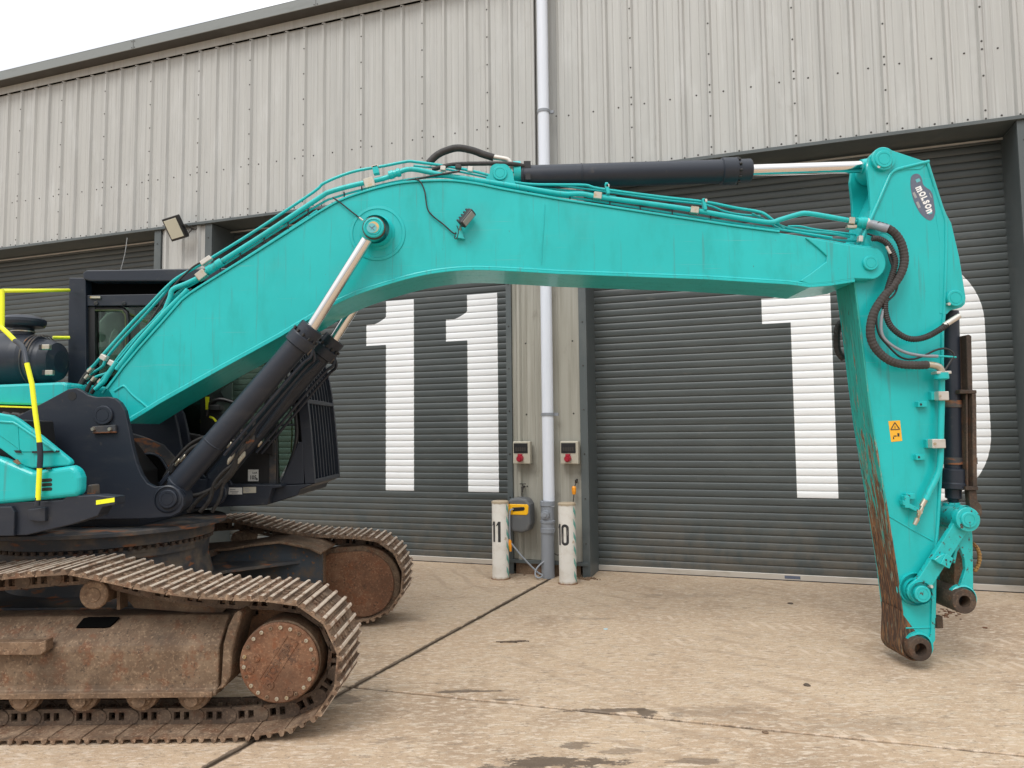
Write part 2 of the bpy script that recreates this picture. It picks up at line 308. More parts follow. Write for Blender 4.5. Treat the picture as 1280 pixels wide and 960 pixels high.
# ------------------------------------------------------------------ ground: cast concrete slabs with recessed joints
X0 = G(440, 859); A1 = (G(672, 732)-X0).normalized(); B1 = (G(1280, 945)-X0).normalized()
def ground_mat():
    m = Mat('yard_concrete', (.43, .31, .205), .82, coords='World')
    m.blot((.50, .375, .255), .9, .40, .62, .85, 1, 6).blot((.29, .20, .128), .7, .50, .68, .75, 2, 7, r=.65)
    m.blot((.52, .43, .33), (6, 17, 9), .50, .64, .65, 3, 7, r=.72).blot((.22, .165, .115), (8, 20, 9), .54, .66, .65, 4, 7, r=.72)
    m.blot((.62, .51, .40), (14, 40, 9), .53, .62, .7, 6, 6).blot((.16, .12, .085), (34, 60, 9), .58, .68, .6, 5, 4)
    m.blot((.62, .54, .44), (90, 90, 9), .60, .70, .6, 16, 3).blot((.12, .09, .065), (120, 120, 9), .62, .70, .7, 15, 3)
    m.blot((.13, .10, .075), (.8, 1.7, 1), .63, .67, .4, 12, 9, r=.72)
    # tyre scuffs: short pale and dark strokes in slightly turned directions
    for k, (rz, sc_, col, lo, am) in enumerate(((.9, (5, 55, 1), (.50, .42, .33), .58, .55), (-.5, (6, 60, 1), (.46, .385, .30), .60, .45), (.25, (4, 70, 1), (.20, .155, .115), .60, .5))):
        mp = m.n.new('ShaderNodeMapping'); mp.vector_type = 'TEXTURE'; mp.inputs['Rotation'].default_value = (0, 0, rz); m.L(m.co, mp.inputs['Vector'])
        keep = m.co; m.co = mp.outputs[0]; st = m.ramp(m.noise(sc_, 5, .65, 31+k, .6), lo, lo+.12, 0, am); m.co = keep
        m.mix(m.math('MULTIPLY', st, m.ramp(m.noise(.9, 3, .5, 41+k), .42, .6)), col)
    xx, yy, zz = m.xyz()
    def along(d_, px_=0): return m.math('ADD', m.math('MULTIPLY', m.math('SUBTRACT', xx, X0.x), d_.x), m.math('MULTIPLY', m.math('SUBTRACT', yy, X0.y), d_.y))
    uu = along(B1); vv = along(V((-B1.y, B1.x, 0))); wob = m.noise(1.3, 3, .5, 61); brk = m.ramp(m.noise(3.5, 5, .7, 63), .42, .6)
    # dusty tread prints left by a wheeled machine
    for (qx, qy), hw, fr_ in (((760, 769), .10, 46), ((760, 797), .13, 46), ((980, 915), .12, 40)):
        q = G(qx, qy)-X0; v0 = -q.x*B1.y+q.y*B1.x
        dv = m.math('SUBTRACT', m.math('ADD', vv, m.math('MULTIPLY', m.math('SUBTRACT', wob, .5), .35)), v0)
        band = m.ramp(m.math('ABSOLUTE', dv), hw, hw*.7); ph = m.math('SINE', m.math('ADD', m.math('MULTIPLY', uu, fr_), m.math('MULTIPLY', dv, 22)))
        f = m.math('MULTIPLY', m.math('MULTIPLY', band, m.ramp(ph, .1, .6)), m.math('MULTIPLY', brk, m.ramp(uu, .6, 1.6)))
        m.mix(m.math('MULTIPLY', f, .55), (.64, .52, .40))
    sw_ = m.ramp(m.math('ABSOLUTE', m.math('SINE', m.math('ADD', m.math('MULTIPLY', m.math('SQRT', m.math('ADD', m.math('POWER', m.math('SUBTRACT', xx, 6.5), 2), m.math('POWER', m.math('SUBTRACT', yy, 12.5), 2))), 9), m.math('MULTIPLY', wob, 3)))), .9, .99, 0, .35)
    m.mix(m.math('MULTIPLY', sw_, m.ramp(m.noise(.8, 3, .5, 66), .5, .65)), (.27, .19, .125))
    for (d_, am, w_) in ((A1, .9, .030), (B1, .7, .006)):
        dist = m.math('ABSOLUTE', m.math('ADD', m.math('MULTIPLY', m.math('SUBTRACT', xx, X0.x), -d_.y), m.math('MULTIPLY', m.math('SUBTRACT', yy, X0.y), d_.x)))
        dist = m.math('ADD', dist, m.math('MULTIPLY', m.math('SUBTRACT', m.noise(7, 7, .75, 51), .5), .11))
        m.mix(m.ramp(dist, w_+.008, w_-.004, 0, am), (.12, .086, .058))
    # damp patches: (x, y, rx, ry)
    x, y, z = m.xyz()
    nn = m.noise((6, 13, 5), 9, .78, 21)
    for cx, cy, rx, ry, am in PATCH:
        a = m.math('DIVIDE', m.math('SUBTRACT', x, cx), rx); b = m.math('DIVIDE', m.math('SUBTRACT', y, cy), ry)
        d = m.math('SQRT', m.math('ADD', m.math('MULTIPLY', a, a), m.math('MULTIPLY', b, b)))
        d = m.math('ADD', d, m.math('MULTIPLY', m.math('SUBTRACT', nn, .5), 4.2))
        f = m.ramp(d, .85, .70, 0, am); m.mix(f, (.115, .083, .058)); m.rmix(f, .55)
    return m.bmp((40, 60, 40), .6, .007).bmp((5, 11, 4), .35, .02).bmp(150, .5, .003).done()
PATCH = []
for px, py, rx, ry, am in [(700, 952, .40, .10, .95), (722, 932, .12, .05, .7), (775, 939, .14, .07, .5), (870, 951, .16, .05, .6), (577, 864, .26, .045, .85), (632, 875, .12, .03, .7), (762, 888, .34, .035, .85), (808, 890, .09, .08, .9), (650, 960, .3, .05, .8), (430, 872, .16, .14, .6), (895, 888, .4, .12, .25), (480, 775, .5, .12, .3), (850, 745, .8, .12, .2), (1090, 905, .5, .2, .2)]:
    g = G(px, py); PATCH.append((g.x, g.y, rx, ry, am))
M_GROUND = ground_mat()
m = Mat('joint_filler', (.085, .062, .045), .9, coords='World'); m.blot((.15, .11, .08), 30, .4, .7, .8, 2); M_JOINT = m.bmp(60, .6, .01).done()
ground = struct(MB().add([(-150, -150, -.035), (150, -150, -.035), (150, 150, -.035), (-150, 150, -.035)], [(0, 1, 2, 3)]).obj('ground', M_JOINT))
def slab(u0, u1, v0, v1):
    k = 0.0
    def pt(u, v): return X0+A1*u+B1*v
    nu = 14; e = []
    corners = [pt(u0, v0), pt(u1, v0), pt(u1, v1), pt(u0, v1)]
    pts = []
    for a, b in zip(corners, corners[1:]+corners[:1]):
        L_ = (b-a).length; n = max(1, min(90, int(L_/.16))) if L_ < 16 else 1
        nrm = V(((b-a).y, -(b-a).x, 0)).normalized()
        for i in range(n):
            q = a.lerp(b, i/n); pts.append(q+nrm*(random.uniform(-.006, .006) if i else 0))
    q = [V((p.x, p.y, 0)) for p in pts]
    return MB().prism(q, (0, 0, -.12))
g_ = .016
for (u0, u1, v0, v1) in [(g_, 9.6, g_, 9), (-7, -g_, g_, 9), (g_, 9.6, -9, -g_), (-7, -g_, -9, -g_), (g_, 9.6, 9.03, 60), (-7, -g_, 9.03, 60), (g_, 9.6, -60, -9.03), (-7, -g_, -60, -9.03), (-60, -7.03, -60, 60)]:
    slab(u0, u1, v0, v1).obj('concrete_slab', M_GROUND, ground, bev=.006)

# ------------------------------------------------------------------ warehouse
bld = empty('warehouse', ORG, 'light grey profiled metal warehouse with dark grey roller doors behind the machine', 'building', rz=-TH, world_children=False)
UT, FT = .53, .55
ZL0, ZL1, ZE = 5.487, 5.532, 8.54
def cladding(s0, s1, z0, z1, t, ribs, name='cladding_sheet', screws=(), mt=None):
    prof = [(s0, 0)]
    for r in ribs:
        for ds, dt in ((-.040, 0), (-.018, .038), (.016, .038), (.044, 0)):
            if s0 < r+ds < s1: prof.append((r+ds, dt))
        for ds in (.115, .23):
            for e, dt in ((-.006, 0), (0, -.004), (.006, 0)):
                if s0+.01 < r+ds+e < s1-.01: prof.append((r+ds+e, dt))
    prof.append((s1, 0)); prof = sorted(set(prof))
    n = len(prof); vs = [(s, -(t+d), z) for s, d in prof for z in (z0, z1)]
    o = MB().add(vs, [(2*i, 2*i+2, 2*i+3, 2*i+1) for i in range(n-1)]).obj(name, mt or M_CLAD, bld)
    if screws:
        b = MB()
        for s, z, dt in screws: b.cyl((s, -(t+dt), z), (s, -(t+dt+.006), z), .013, .010, 6)
        b.obj('screw', M_SCREW, o, stuff=True)
    return o
row = lambda s: W(743, 138, .56)[1]
ZG = row(0)
edges = [-1.42-1.0516*k for k in range(12, -1, -1)]
sheets = [(a, b) for a, b in zip(edges, edges[1:])] + [(-1.42, -.70)]
sheets += [(-.385, .673)] + [(.673+1.031*k, .673+1.031*(k+1)) for k in range(9)]
for i, (a, b) in enumerate(sheets):
    p3 = (b-a)/3 if b-a > .9 else .35
    ribs = [a + p3*k for k in range(4) if a+p3*k < b+.01]
    scr = [(a+.012 if a == -.385 else a, ZL1+.12+.42*k, .038 if a != -.385 else 0) for k in range(8)]
    scr += [(r+.17, z, 0) for r in ribs[:3] if r+.17 < b for z in (ZG, ZL1+.05)] + [(a, ZG, .038)] + [(r, ZL1+.02, .038) for r in ribs[:3]] + [(r, ZE-.03, .038) for r in ribs[:3]]
    cladding(a-(.045 if a not in (-.385,) else 0), b-(.0455 if b not in (-.70,) else 0), ZL1, ZE, UT+random.uniform(-.001, .001), ribs, screws=scr)
MB().box(-.70, -.385, -(UT-.05), -(UT-.06), 0.2, ZE).obj('recess_panel', M_CLAD, bld)
MB().box(-14.05, 10, -UT-.040, -UT+.04, ZE+.03, 8.672).obj('eaves_gap_shade', M_SHADE, bld)  # black backing, paints the shade inside the eaves gap
b = MB(); b.box(-14.05, 10, -UT-.052, -UT-.043, ZE+.003, 8.676); b.obj('eaves_strip', M_CLAD, bld)
b = MB(); b.box(-14.2, 10.1, -.80, -.785, 8.676, 8.846); b.obj('fascia', Mat('pale_slate_fascia', (.20, .215, .21), .45).blot((.14, .15, .14), (2, 2, 9), .5, .75, .5).done(), bld, bev=.004)
b = MB(); b.box(-14.2, 10.1, -.785, -UT+.02, 8.682, 8.70); b.obj('eaves_soffit', Mat('brown_grey_soffit', (.055, .05, .045), .6).blot((.10, .10, .09), 2, .5, .75, .6).done(), bld)
for s_j in (-7.9, -4.2, 1.5, 5.3):
    q = MB(); q.box(s_j-.003, s_j+.003, -.803, -.80, 8.676, 8.846)
    for z_ in (8.70, 8.81):
        for d_j in (-.03, .03): q.cyl((s_j+d_j, -.80, z_), (s_j+d_j, -.807, z_), .009, n=6)
    q.obj('fascia_joint', M_SCREW, bld, stuff=True)
b = MB(); b.add([(-14.2, -.80, 8.85), (10.1, -.80, 8.85), (10.1, 14, 10.4), (-14.2, 14, 10.4)], [(0, 1, 2, 3)]); b.add([(-14.1, -.5, 0), (-14.1, 14, 0), (-14.1, 14, 10.3), (-14.1, -.5, 8.8)], [(0, 1, 2, 3)])
b.obj('roof', M_TRIM, bld)
# lintel trims over the doors and gutter joints
b = MB(); b.box(-14.05, 10, -.598, -UT+.01, ZL0, ZL1); b.obj('lintel_trim', M_TRIM, bld, bev=.003)
DOORS = [(-13.2, -8.0, 'l'), (-6.86, -1.36, '11'), (-.012, 5.18, '10')]
JW = [(-7.574, -6.352), (-1.165, .0)]
def pillar(s0, s1, fl, fr, ztop):     # flashing widths left/right
    cladding(s0+fl, s1-fr, .2, ztop, FT-.03, [s0+fl+.10, s0+fl+.44, s0+fl+.78][:2 if s1-s0 < 1.2 else 3], 'pillar_cladding', [(s0+fl+.2, z, 0) for z in (1.2, 2.2, 3.2, 4.2)]+[(s1-fr-.1, z, 0) for z in (1.2, 2.2, 3.2, 4.2)], M_CLAD2 if -2 < s0 < 0 else M_CLAD)
    for a, c, side in ((s0, s0+fl, 0), (s1-fr, s1, 1)):
        b = MB(); b.box(a, c, -FT-.01, -FT+.02, 0.0, ztop)                      # front leg of the corner trim
        e = s0 if side == 0 else s1
        b.box(e-.012 if side else e, e if side else e+.012, -FT+.02, .05, 0, ztop)   # reveal
        o = b.obj('corner_trim', M_TRIM, bld, bev=.002); q = MB(); sm = (a+c)/2
        for k in range(9): q.cyl((sm, -FT-.01, .45+.6*k), (sm, -FT-.018, .45+.6*k), .011, .008, 6)
        q.obj('screw', M_SCREW, o, stuff=True)
pillar(-7.574, -6.352, .14, .14, ZL0-.002)
pillar(-1.172, -.012, .078, .105, ZL0-.002)
pillar(5.10, 6.9, .13, .13, ZL0-.002)
pillar(-14.3, -13.2, .1, .1, ZL0-.002)
for a, c in ((-7.574, -6.352), (-1.165, -.03), (5.1, 6.9)):
    MB().box(a+.01, c-.01, -FT-.035, -FT+.0, .155, .2).obj('base_rail', M_TRIM, bld, bev=.003)
    MB().box(a+.1, c-.12, -FT+.02, -FT+.03, 0, .155).obj('base_board', M_RUST, bld)
for a, c in ((-13.2, -7.574), (-6.352, -1.172), (-.012, 5.10)):
    MB().box(a+.002, c-.002, -FT+.012, .31, ZL0+.002, ZL0+.02).obj('soffit', M_TRIM, bld)
    MB().box(a+.013, c-.013, -.13, -.115, ZL0-.05, ZL0-.028).obj('door_head_strip', M_ALU, bld)
MB().box(-14, 7, .25, .3, 0, ZL0+.3).obj('dark_interior', M_BLACK, bld)
# roller shutters; painted figures are flat print on the slats
def door_mat(name, ref, figs):
    m = Mat(name, (.060, .071, .072), .42, ref=ref); m.blot((.082, .095, .094), (1.1, 1, 3), .4, .7, .6, 1).blot((.045, .052, .048), (.6, 1, 26), .5, .75, .5, 2)
    m.blot((.16, .155, .14), (3, 1, 9), .62, .8, .35, 4)
    x, y, z = m.xyz(); tot = None
    m.mix(m.math('MULTIPLY', m.ramp(z, 1.1, .05, 0, .55), m.ramp(m.noise((4, 1, 2.5), 6, .65, 14), .35, .65)), (.15, .125, .095))
    def rect(a, b, c, d):
        s1 = m.math('MULTIPLY', m.math('GREATER_THAN', x, a), m.math('LESS_THAN', x, b))
        return m.math('MULTIPLY', s1, m.math('MULTIPLY', m.math('GREATER_THAN', z, c), m.math('LESS_THAN', z, d)))
    for kind, cx in figs:
        if kind == '1':     # cx = right edge of the stem
            f = rect(cx-.49, cx, 1.065, 4.06)
            f = m.math('MAXIMUM', f, rect(cx-.845, cx-.48, 3.36, 3.70))
            # curved shoulder: quarter-round hollow centred up-left
            a = m.math('DIVIDE', m.math('SUBTRACT', x, cx-.86), .52); b = m.math('DIVIDE', m.math('SUBTRACT', z, 4.12), .44)
            d = m.math('GREATER_THAN', m.math('ADD', m.math('MULTIPLY', a, a), m.math('MULTIPLY', b, b)), 1)
            f = m.math('MAXIMUM', f, m.math('MULTIPLY', d, rect(cx-.80, cx-.48, 3.60, 4.06)))
        else:
            def ring(rx, rz):
                # stadium: straight flanks with rounded ends
                a = m.math('DIVIDE', m.math('SUBTRACT', x, cx), rx)
                b = m.math('DIVIDE', m.math('MAXIMUM', m.math('SUBTRACT', m.math('ABSOLUTE', m.math('SUBTRACT', z, 2.56)), 1.53-rz), 0), rz)
                return m.math('ADD', m.math('MULTIPLY', a, a), m.math('MULTIPLY', b, b))
            o_ = m.math('LESS_THAN', ring(.737, .86), 1); 
            a = m.math('DIVIDE', m.math('SUBTRACT', x, cx), .25)
            b = m.math('DIVIDE', m.math('MAXIMUM', m.math('SUBTRACT', m.math('ABSOLUTE', m.math('SUBTRACT', z, 2.56)), .75), 0), .42)
            i_ = m.math('GREATER_THAN', m.math('ADD', m.math('MULTIPLY', a, a), m.math('MULTIPLY', b, b)), 1)
            f = m.math('MULTIPLY', o_, i_)
        tot = f if tot is None else m.math('MAXIMUM', tot, f)
    if tot is not None:
        wn = m.ramp(m.noise((2, 1, 40), 4, .6, 8), .35, .75, .93, 1)
        m.mix(m.math('MULTIPLY', tot, wn), (.84, .86, .87))
    return m.bmp((.7, 1, 30), .06, .003).bmp((1.3, 1, 2), .15, .02).done()
SP = .0975
for s0, s1, nm in DOORS:
    a = s0 + .0; c = s1
    d = MB().box(a, c, -.028, .03, .004, .082).obj('roller_shutter', M_ALU, bld, bev=.004)
    MB().box(a, c, -.03, -.005, 0, .012).obj('rubber_seal', M_RUB, d)
    figs = {'l': [], '11': [('1', -1.497), ('1', -2.893)], '10': [('1', 3.108), ('0', 4.083)]}[nm]
    mt = door_mat('shutter_paint_'+{'l': 'plain', '11': 'eleven', '10': 'ten'}[nm], bld, figs)
    pr = [(-.004, .0), (-.0075, .004), (-.0115, .024), (-.014, .048), (-.0135, .068), (-.0105, .086), (-.007, .0915), (.004, .093), (.004, SP)]
    me = MB()
    vs = [(x, y, z) for y, z in pr for x in (a, c)]
    me.add(vs, [(2*i, 2*i+1, 2*i+3, 2*i+2) for i in range(len(pr)-2)], True); k = 2*(len(pr)-2); me.add(vs[k:], [(0, 1, 3, 2)])
    sm = me.mesh('slat', mt)
    for k in range(56):
        z = .082+SP*k
        if z > ZL0: break
        o = bpy.data.objects.new('slat', sm); COL.objects.link(o); o.parent = d; o.location = (0, random.uniform(-.0008, .0008), z)
    if nm == '10':
        MB().box(2.43, 2.62, -.0295, -.028, .025, .065).obj('sticker', M_BADGE, d)
# -------- downpipe
def WL(s, t, z): return WP(s, t, z)
dp = empty('downpipe', WP(-.575, .68, 0), 'tall white rainwater downpipe with grey foot between the two doors', 'drainpipe')
sx = -.54
MB().cyl(WL(sx, .68, .95), WL(sx, .68, 8.7), .079, n=28).obj('upper_pipe', M_PIPE, dp)
b = MB(); b.lathe([(.0, 0), (.088, 0), (.088, .62), (0, .62)], WL(-.565, .68, 0), (0, 0, 1)); b.obj('foot_pipe', M_GPIPE, dp)
b = MB(); b.lathe([(.1, .60), (.1, .66), (.092, .665), (.092, .72), (.1, .73), (.1, .76), (.09, .77), (.09, .95), (.1, .96), (.1, 1.02), (.082, 1.03)], WL(-.56, .68, 0), (0, 0, 1))
b.cyl(WL(-.565, .76, .85), WL(-.565, .80, .85), .06, .055, 20); b.cyl(WL(-.565, .80, .85), WL(-.565, .815, .85), .035, .03, 16); b.obj('access_fitting', M_GPIPE, dp)
for z in (2.19, 6.43):
    b = MB(); b.lathe([(.084, -.02), (.088, -.02), (.088, .02), (.084, .02)], WL(sx, .68, z), (0, 0, 1)); b.ob(WL(sx+.11, .64, z), .03, .015, .02, S_, None, (0, 0, 1)); b.obj('pipe_clip', M_GPIPE, dp)
b = MB(); b.box(-.006, .006, -.002, .004, 0, .07)
# -------- wall sockets
def socket(s, z, label):
    e = empty('wall_socket', WP(s, .56, z), label, 'power socket', 'power sockets on the pillar')
    c = lambda ds, dt, dz: WP(s+ds, .56+dt, z+dz)
    MB().ob(c(0, .055, 0), .125, .055, .155, S_, None, (0, 0, 1)).obj('housing', M_CREAM, e, bev=.012, seg=2)
    MB().ob(c(-.01, .112, .06), .1, .006, .068, S_, None, (0, 0, 1)).obj('window', M_BLACK, e, bev=.003)
    b = MB()
    for k in range(5): b.ob(c(-.075+.032*k, .119, .045), .011, .004, .026, S_, None, (0, 0, 1))
    b.obj('breaker', M_SCREW, e)
    b = MB(); b.cyl(c(-.015, .10, -.075), c(-.015, .17, -.085), .048, .042, 18); b.cyl(c(-.015, .165, -.085), c(-.015, .19, -.087), .028, .026, 12)
    MB().ob(c(-.015, .13, -.03), .03, .02, .012, S_, None, (0, 0, 1)).obj('plug_flap', M_RED, e, bev=.003); b.obj('red_plug', M_RED, e, bev=.004)
socket(-.925, 1.672, 'cream power socket with red plug on the pillar left of the downpipe')
socket(-.25, 1.672, 'cream power socket with red plug on the pillar right of the downpipe')
# -------- tap bits
t1 = empty('outside_tap', WP(-.93, .56, 1.2), 'small dark garden tap on the pillar below the left socket', 'tap')
b = MB(); b.cyl(WP(-.93, .53, 1.2), WP(-.93, .64, 1.19), .014, n=10); b.cyl(WP(-.93, .63, 1.2), WP(-.93, .635, 1.13), .013, n=10); b.ob(WP(-.93, .61, 1.24), .045, .006, .006, S_, None, (0, 0, 1)); b.cyl(WP(-.93, .61, 1.2), WP(-.93, .61, 1.24), .008, n=8)
b.tube([WP(-.93, .56, 1.2), WP(-.96, .56, 1.1), WP(-.95, .56, .95)], .006, 6, 3)
b.obj('tap_body', M_SCREW, t1)
t2 = empty('hanging_connector', WP(-.2, .6, 1.15), 'orange hose connector on a grey cord hanging below the right socket', 'hose connector')
MB().lathe([(0, -.06), (.022, -.06), (.03, -.02), (.03, .03), (.018, .05), (0, .05)], WP(-.205, .62, 1.17), (0, 0, 1), 14).obj('connector', M_OR, t2)
b = MB(); b.tube([WP(-.205, .60, 1.2), WP(-.19, .57, 1.26), WP(-.2, .56, 1.3)], .007, 6, 3); b.tube([WP(-.205, .62, 1.11), WP(-.25, .58, .8), WP(-.28, .58, .5), WP(-.42, .6, .3), WP(-.52, .6, .32)], .007, 6, 4); b.cyl(WP(-.18, .54, 1.3), WP(-.18, .6, 1.27), .018, n=8); b.obj('cord', M_SCREW, t2)
# -------- hose reel
hr = empty('hose_reel', WP(-.93, .57, .6), 'grey and yellow wall hose reel beside the bollard marked 11', 'hose reel')
def HR(ds, dt, z): return WP(-.93+ds, .57+dt, z)
prof = [(-.15, .66), (-.17, .78), (-.165, .98), (-.12, 1.055), (0, 1.07), (.12, 1.055), (.165, .98), (.17, .72), (.14, .63), (.05, .60), (-.08, .61)]
MB().prism([HR(a, .26, z) for a, z in prof], -N_*.24).obj('casing', Mat('grey_plastic', (.10, .105, .11), .5).blot((.15, .14, .13), 9, .5, .7, .5).done(), hr, bev=.035, seg=3)
prof = [(-.16, .985), (.13, .985), (.15, .96), (.14, .86), (.12, .84), (-.15, .84), (-.165, .86)]
o = MB().prism([HR(a, .268, z) for a, z in prof], -N_*.02).obj('yellow_handle', M_OR, hr, bev=.012, seg=2)
o.data.materials[0] = Mat('reel_yellow', (.85, .45, .01), .4).done()
prof = [(-.08, .94), (.09, .95), (.10, .92), (.08, .90), (-.07, .885)]
MB().prism([HR(a, .272, z) for a, z in prof], -N_*.01).obj('handle_slot', M_BLACK, hr, bev=.004)
b = MB(); b.tube([HR(-.06, .28, .92), HR(-.1, .31, .88), HR(-.105, .31, .6), HR(-.1, .3, .48)], .011, 8, 5); b.tube([HR(-.1, .3, .48), HR(.05, .28, .3), HR(.25, .25, .1), HR(.33, .26, -.0+.06), HR(.30, .3, .03), HR(.25, .3, .05), HR(.24, .26, .12), HR(.3, .2, .2), HR(.42, .15, .27)], .012, 8, 6)
b.obj('hose', M_GPIPE, hr)
MB().lathe([(0, 0), (.016, 0), (.024, .06), (.024, .12), (.014, .16), (0, .16)], HR(-.1, .3, .36), (-.05, 0, 1), 12).obj('spray_nozzle', M_OR, hr)
# -------- floodlight
fl = empty('floodlight', WP(-6.87, .6, 5.45), 'square black floodlight with pale lens angled above the pillar', 'floodlight')
fc = P(218, 285.5, 0+WP(-6.9, .85, 5.4).y)
fn = (V((-.25, -1, -.55))).normalized(); fx = V((1, -.42, .12)).normalized(); fx = (fx-fn*fx.dot(fn)).normalized(); fz = fx.cross(fn)*-1
if fz.z < 0: fz = -fz
MB().ob(fc-fn*.03, .155, .045, .19, fx, fn, fz).obj('housing', M_BLACK, fl, bev=.008)
MB().ob(fc+fn*.018, .125, .006, .155, fx, fn, fz).obj('lens', M_LENS, fl, bev=.003)
b = MB(); b.ob(fc-fn*.1-fz*.12, .11, .035, .05, fx, fn, fz)
for k in range(7): b.ob(fc-fn*.085+fx*(-.12+.04*k), .004, .02, .15, fx, fn, fz)
b.obj('heat_sink', M_BLACK, fl)
b = MB(); e1 = fc+fx*.15-fn*.05; e2 = WP(-6.72, .6, 5.42)
b.tube([e1, e1+fx*.05, e2+V((0, 0, .0)), WP(-6.66, .55, 5.44)], .014, 6, 2); b.tube([fc-fz*.1-fn*.1, (fc+e2)/2-V((0, 0, .15)), e2], .01, 6, 3); b.obj('bracket', M_SCREW, fl)
# -------- bollards
def bollard(px, py, txt, label, hgt=1.03):
    g = G(px, py-2); r = .112
    e = empty('bollard', g, label, 'bollard', 'painted steel bollards')
    m = Mat('bollard_white_paint', (.72, .70, .65), .5); m.blot((.45, .33, .2), (14, 14, 10), .6, .7, .8, 2, rough=.8).blot((.12, .10, .09), (40, 40, 20), .68, .73, .8, 3).blot((.55, .50, .42), 5, .45, .7, .6, 5)
    m.mix(m.ramp(m.math('ADD', m.xyz()[2], m.math('MULTIPLY', m.noise(18, 4, .6, 7), .06)), .07, .03), (.28, .16, .05))
    m.mix(m.ramp(m.math('SUBTRACT', m.xyz()[2], m.math('MULTIPLY', m.noise(14, 4, .6, 9), .06)), hgt-.075, hgt-.05, 0, .8), (.33, .24, .13))
    body = MB().lathe([(r+.002, 0), (r+.002, .02), (r, .025), (r, hgt-.03), (r+.004, hgt-.028), (r+.004, hgt-.005), (r-.012, hgt+.004), (0, hgt+.012)], (0, 0, 0), (0, 0, 1), 40).obj('post', m.done(), e)
    body.matrix_parent_inverse = Matrix(); 
    MB().lathe([(0, .006), (r+.012, .006), (r+.02, -.001)], (0, 0, 0), (0, 0, 1), 24).obj('rusty_base_ring', M_ORANGE, e).matrix_parent_inverse = Matrix()
    th0 = math.atan2(-g.y, -g.x)            # towards the viewer side of the yard
    def on(u, z, k=.0012): a = th0 + u/r; return (math.cos(a)*(r+k), math.sin(a)*(r+k), z)
    b = MB()
    def quad(u0, z0, u1, z1, u2, z2, u3, z3, n=5):
        for i in range(n):
            f0, f1 = i/n, (i+1)/n; L2 = lambda p, q, f: p+(q-p)*f
            b.add([on(L2(u0, u1, f0), L2(z0, z1, f0)), on(L2(u0, u1, f1), L2(z0, z1, f1)), on(L2(u3, u2, f1), L2(z3, z2, f1)), on(L2(u3, u2, f0), L2(z3, z2, f0))], [(0, 1, 2, 3)])
    zt, zb = .765, .495
    def one(u): quad(u-.012, zb, u+.024, zb, u+.024, zt, u-.012, zt); quad(u-.044, zt-.062, u-.012, zt-.048, u-.010, zt, u-.024, zt-.026)
    def zero(c, hw, st):
        o_ = []; i_ = []
        for k in range(28):
            a = 2*math.pi*k/28; cx, sz = math.cos(a), math.sin(a); hz = (zt-zb)/2; mid = (zt+zb)/2
            ez = hz-hw
            o_.append((c+hw*cx, mid+(ez if sz > 0 else -ez)*(1 if abs(sz) > 1e-6 else 0)+hw*sz)); w2 = hw-st
            i_.append((c+w2*cx, mid+(ez if sz > 0 else -ez)*(1 if abs(sz) > 1e-6 else 0)+w2*sz))
        for k in range(28):
            a, c2, d, e2 = o_[k], o_[(k+1) % 28], i_[(k+1) % 28], i_[k]
            b.add([on(*a), on(*c2), on(*d), on(*e2)], [(0, 1, 2, 3)])
    if txt == '11': one(-.100); one(-.020)
    else: one(-.118); zero(-.030, .052, .034)
    b.obj('painted_number', M_PRINT, e).matrix_parent_inverse = Matrix()
    b = MB()
    for k in range(6):
        z0 = .03+.165*k; quad(.088, z0+.07, .15, z0-.02, .15, z0+.055, .088, z0+.145)
    b.obj('reflective_stripe', Mat('teal_reflective', (.15, .42, .36), .4).blot((.5, .5, .45), 30, .55, .7, .6).done(), e).matrix_parent_inverse = Matrix()
bollard(626, 725, '11', 'white bollard numbered 11 in front of the hose reel')
bollard(710, 731, '10', 'white bollard numbered 10 just right of the downpipe foot')
#@@EXC
# ------------------------------------------------------------------ excavator
EX = V((-3.55, 6.2, 0))
ex = empty('excavator', EX, 'large teal tracked excavator with its boom and stick reaching right across the doors', 'excavator')
def sm(px, n=4): return [(v.x, v.y) for v in crom([V((a, b, 0)) for a, b in px], n)]
def plate(px, y0, y1, name, mat, bev=.01, seg=2, par=None): return MB().pp(px, y0, y1).obj(name, mat, par or ex, bev=bev, seg=seg)
# ---- crawler tracks
SPC = V((-1.53, 0, .475)); IDC = V((-5.5, 0, .47)); PR = .413
pth = [(-5.4, .03), (-1.75, .03)]
for k in range(1, 24): a = -math.pi/2 + math.pi*k/24; pth.append((SPC.x+PR*math.cos(a), SPC.z+PR*math.sin(a)))
top = [(-1.56, .892), (-1.805, .903), (-2.011, .915), (-2.217, .942), (-2.408, .975), (-2.642, 1.027), (-2.79, 1.066), (-2.95, 1.078), (-3.3, 1.050), (-3.8, 1.03), (-4.2, 1.078), (-4.7, 1.03), (-5.1, .94), (-5.45, .885)]
pth += [(p.x, p.z) for p in crom([V((x, 0, z)) for x, z in top], 5)]
for k in range(1, 24): a = math.pi/2 + math.pi*k/24; pth.append((IDC.x+PR*math.cos(a), IDC.z+PR*math.sin(a)))
ps = [V((x, 0, z)) for x, z in pth]; ps.append(ps[0].copy())
cum = [0]
for a, b in zip(ps, ps[1:]): cum.append(cum[-1]+(b-a).length)
NS = round(cum[-1]/.216); PIT = cum[-1]/NS
def at_len(s):
    s %= cum[-1]
    for i in range(len(ps)-1):
        if cum[i+1] >= s: return ps[i].lerp(ps[i+1], (s-cum[i])/max(1e-9, cum[i+1]-cum[i]))
    return ps[-1]
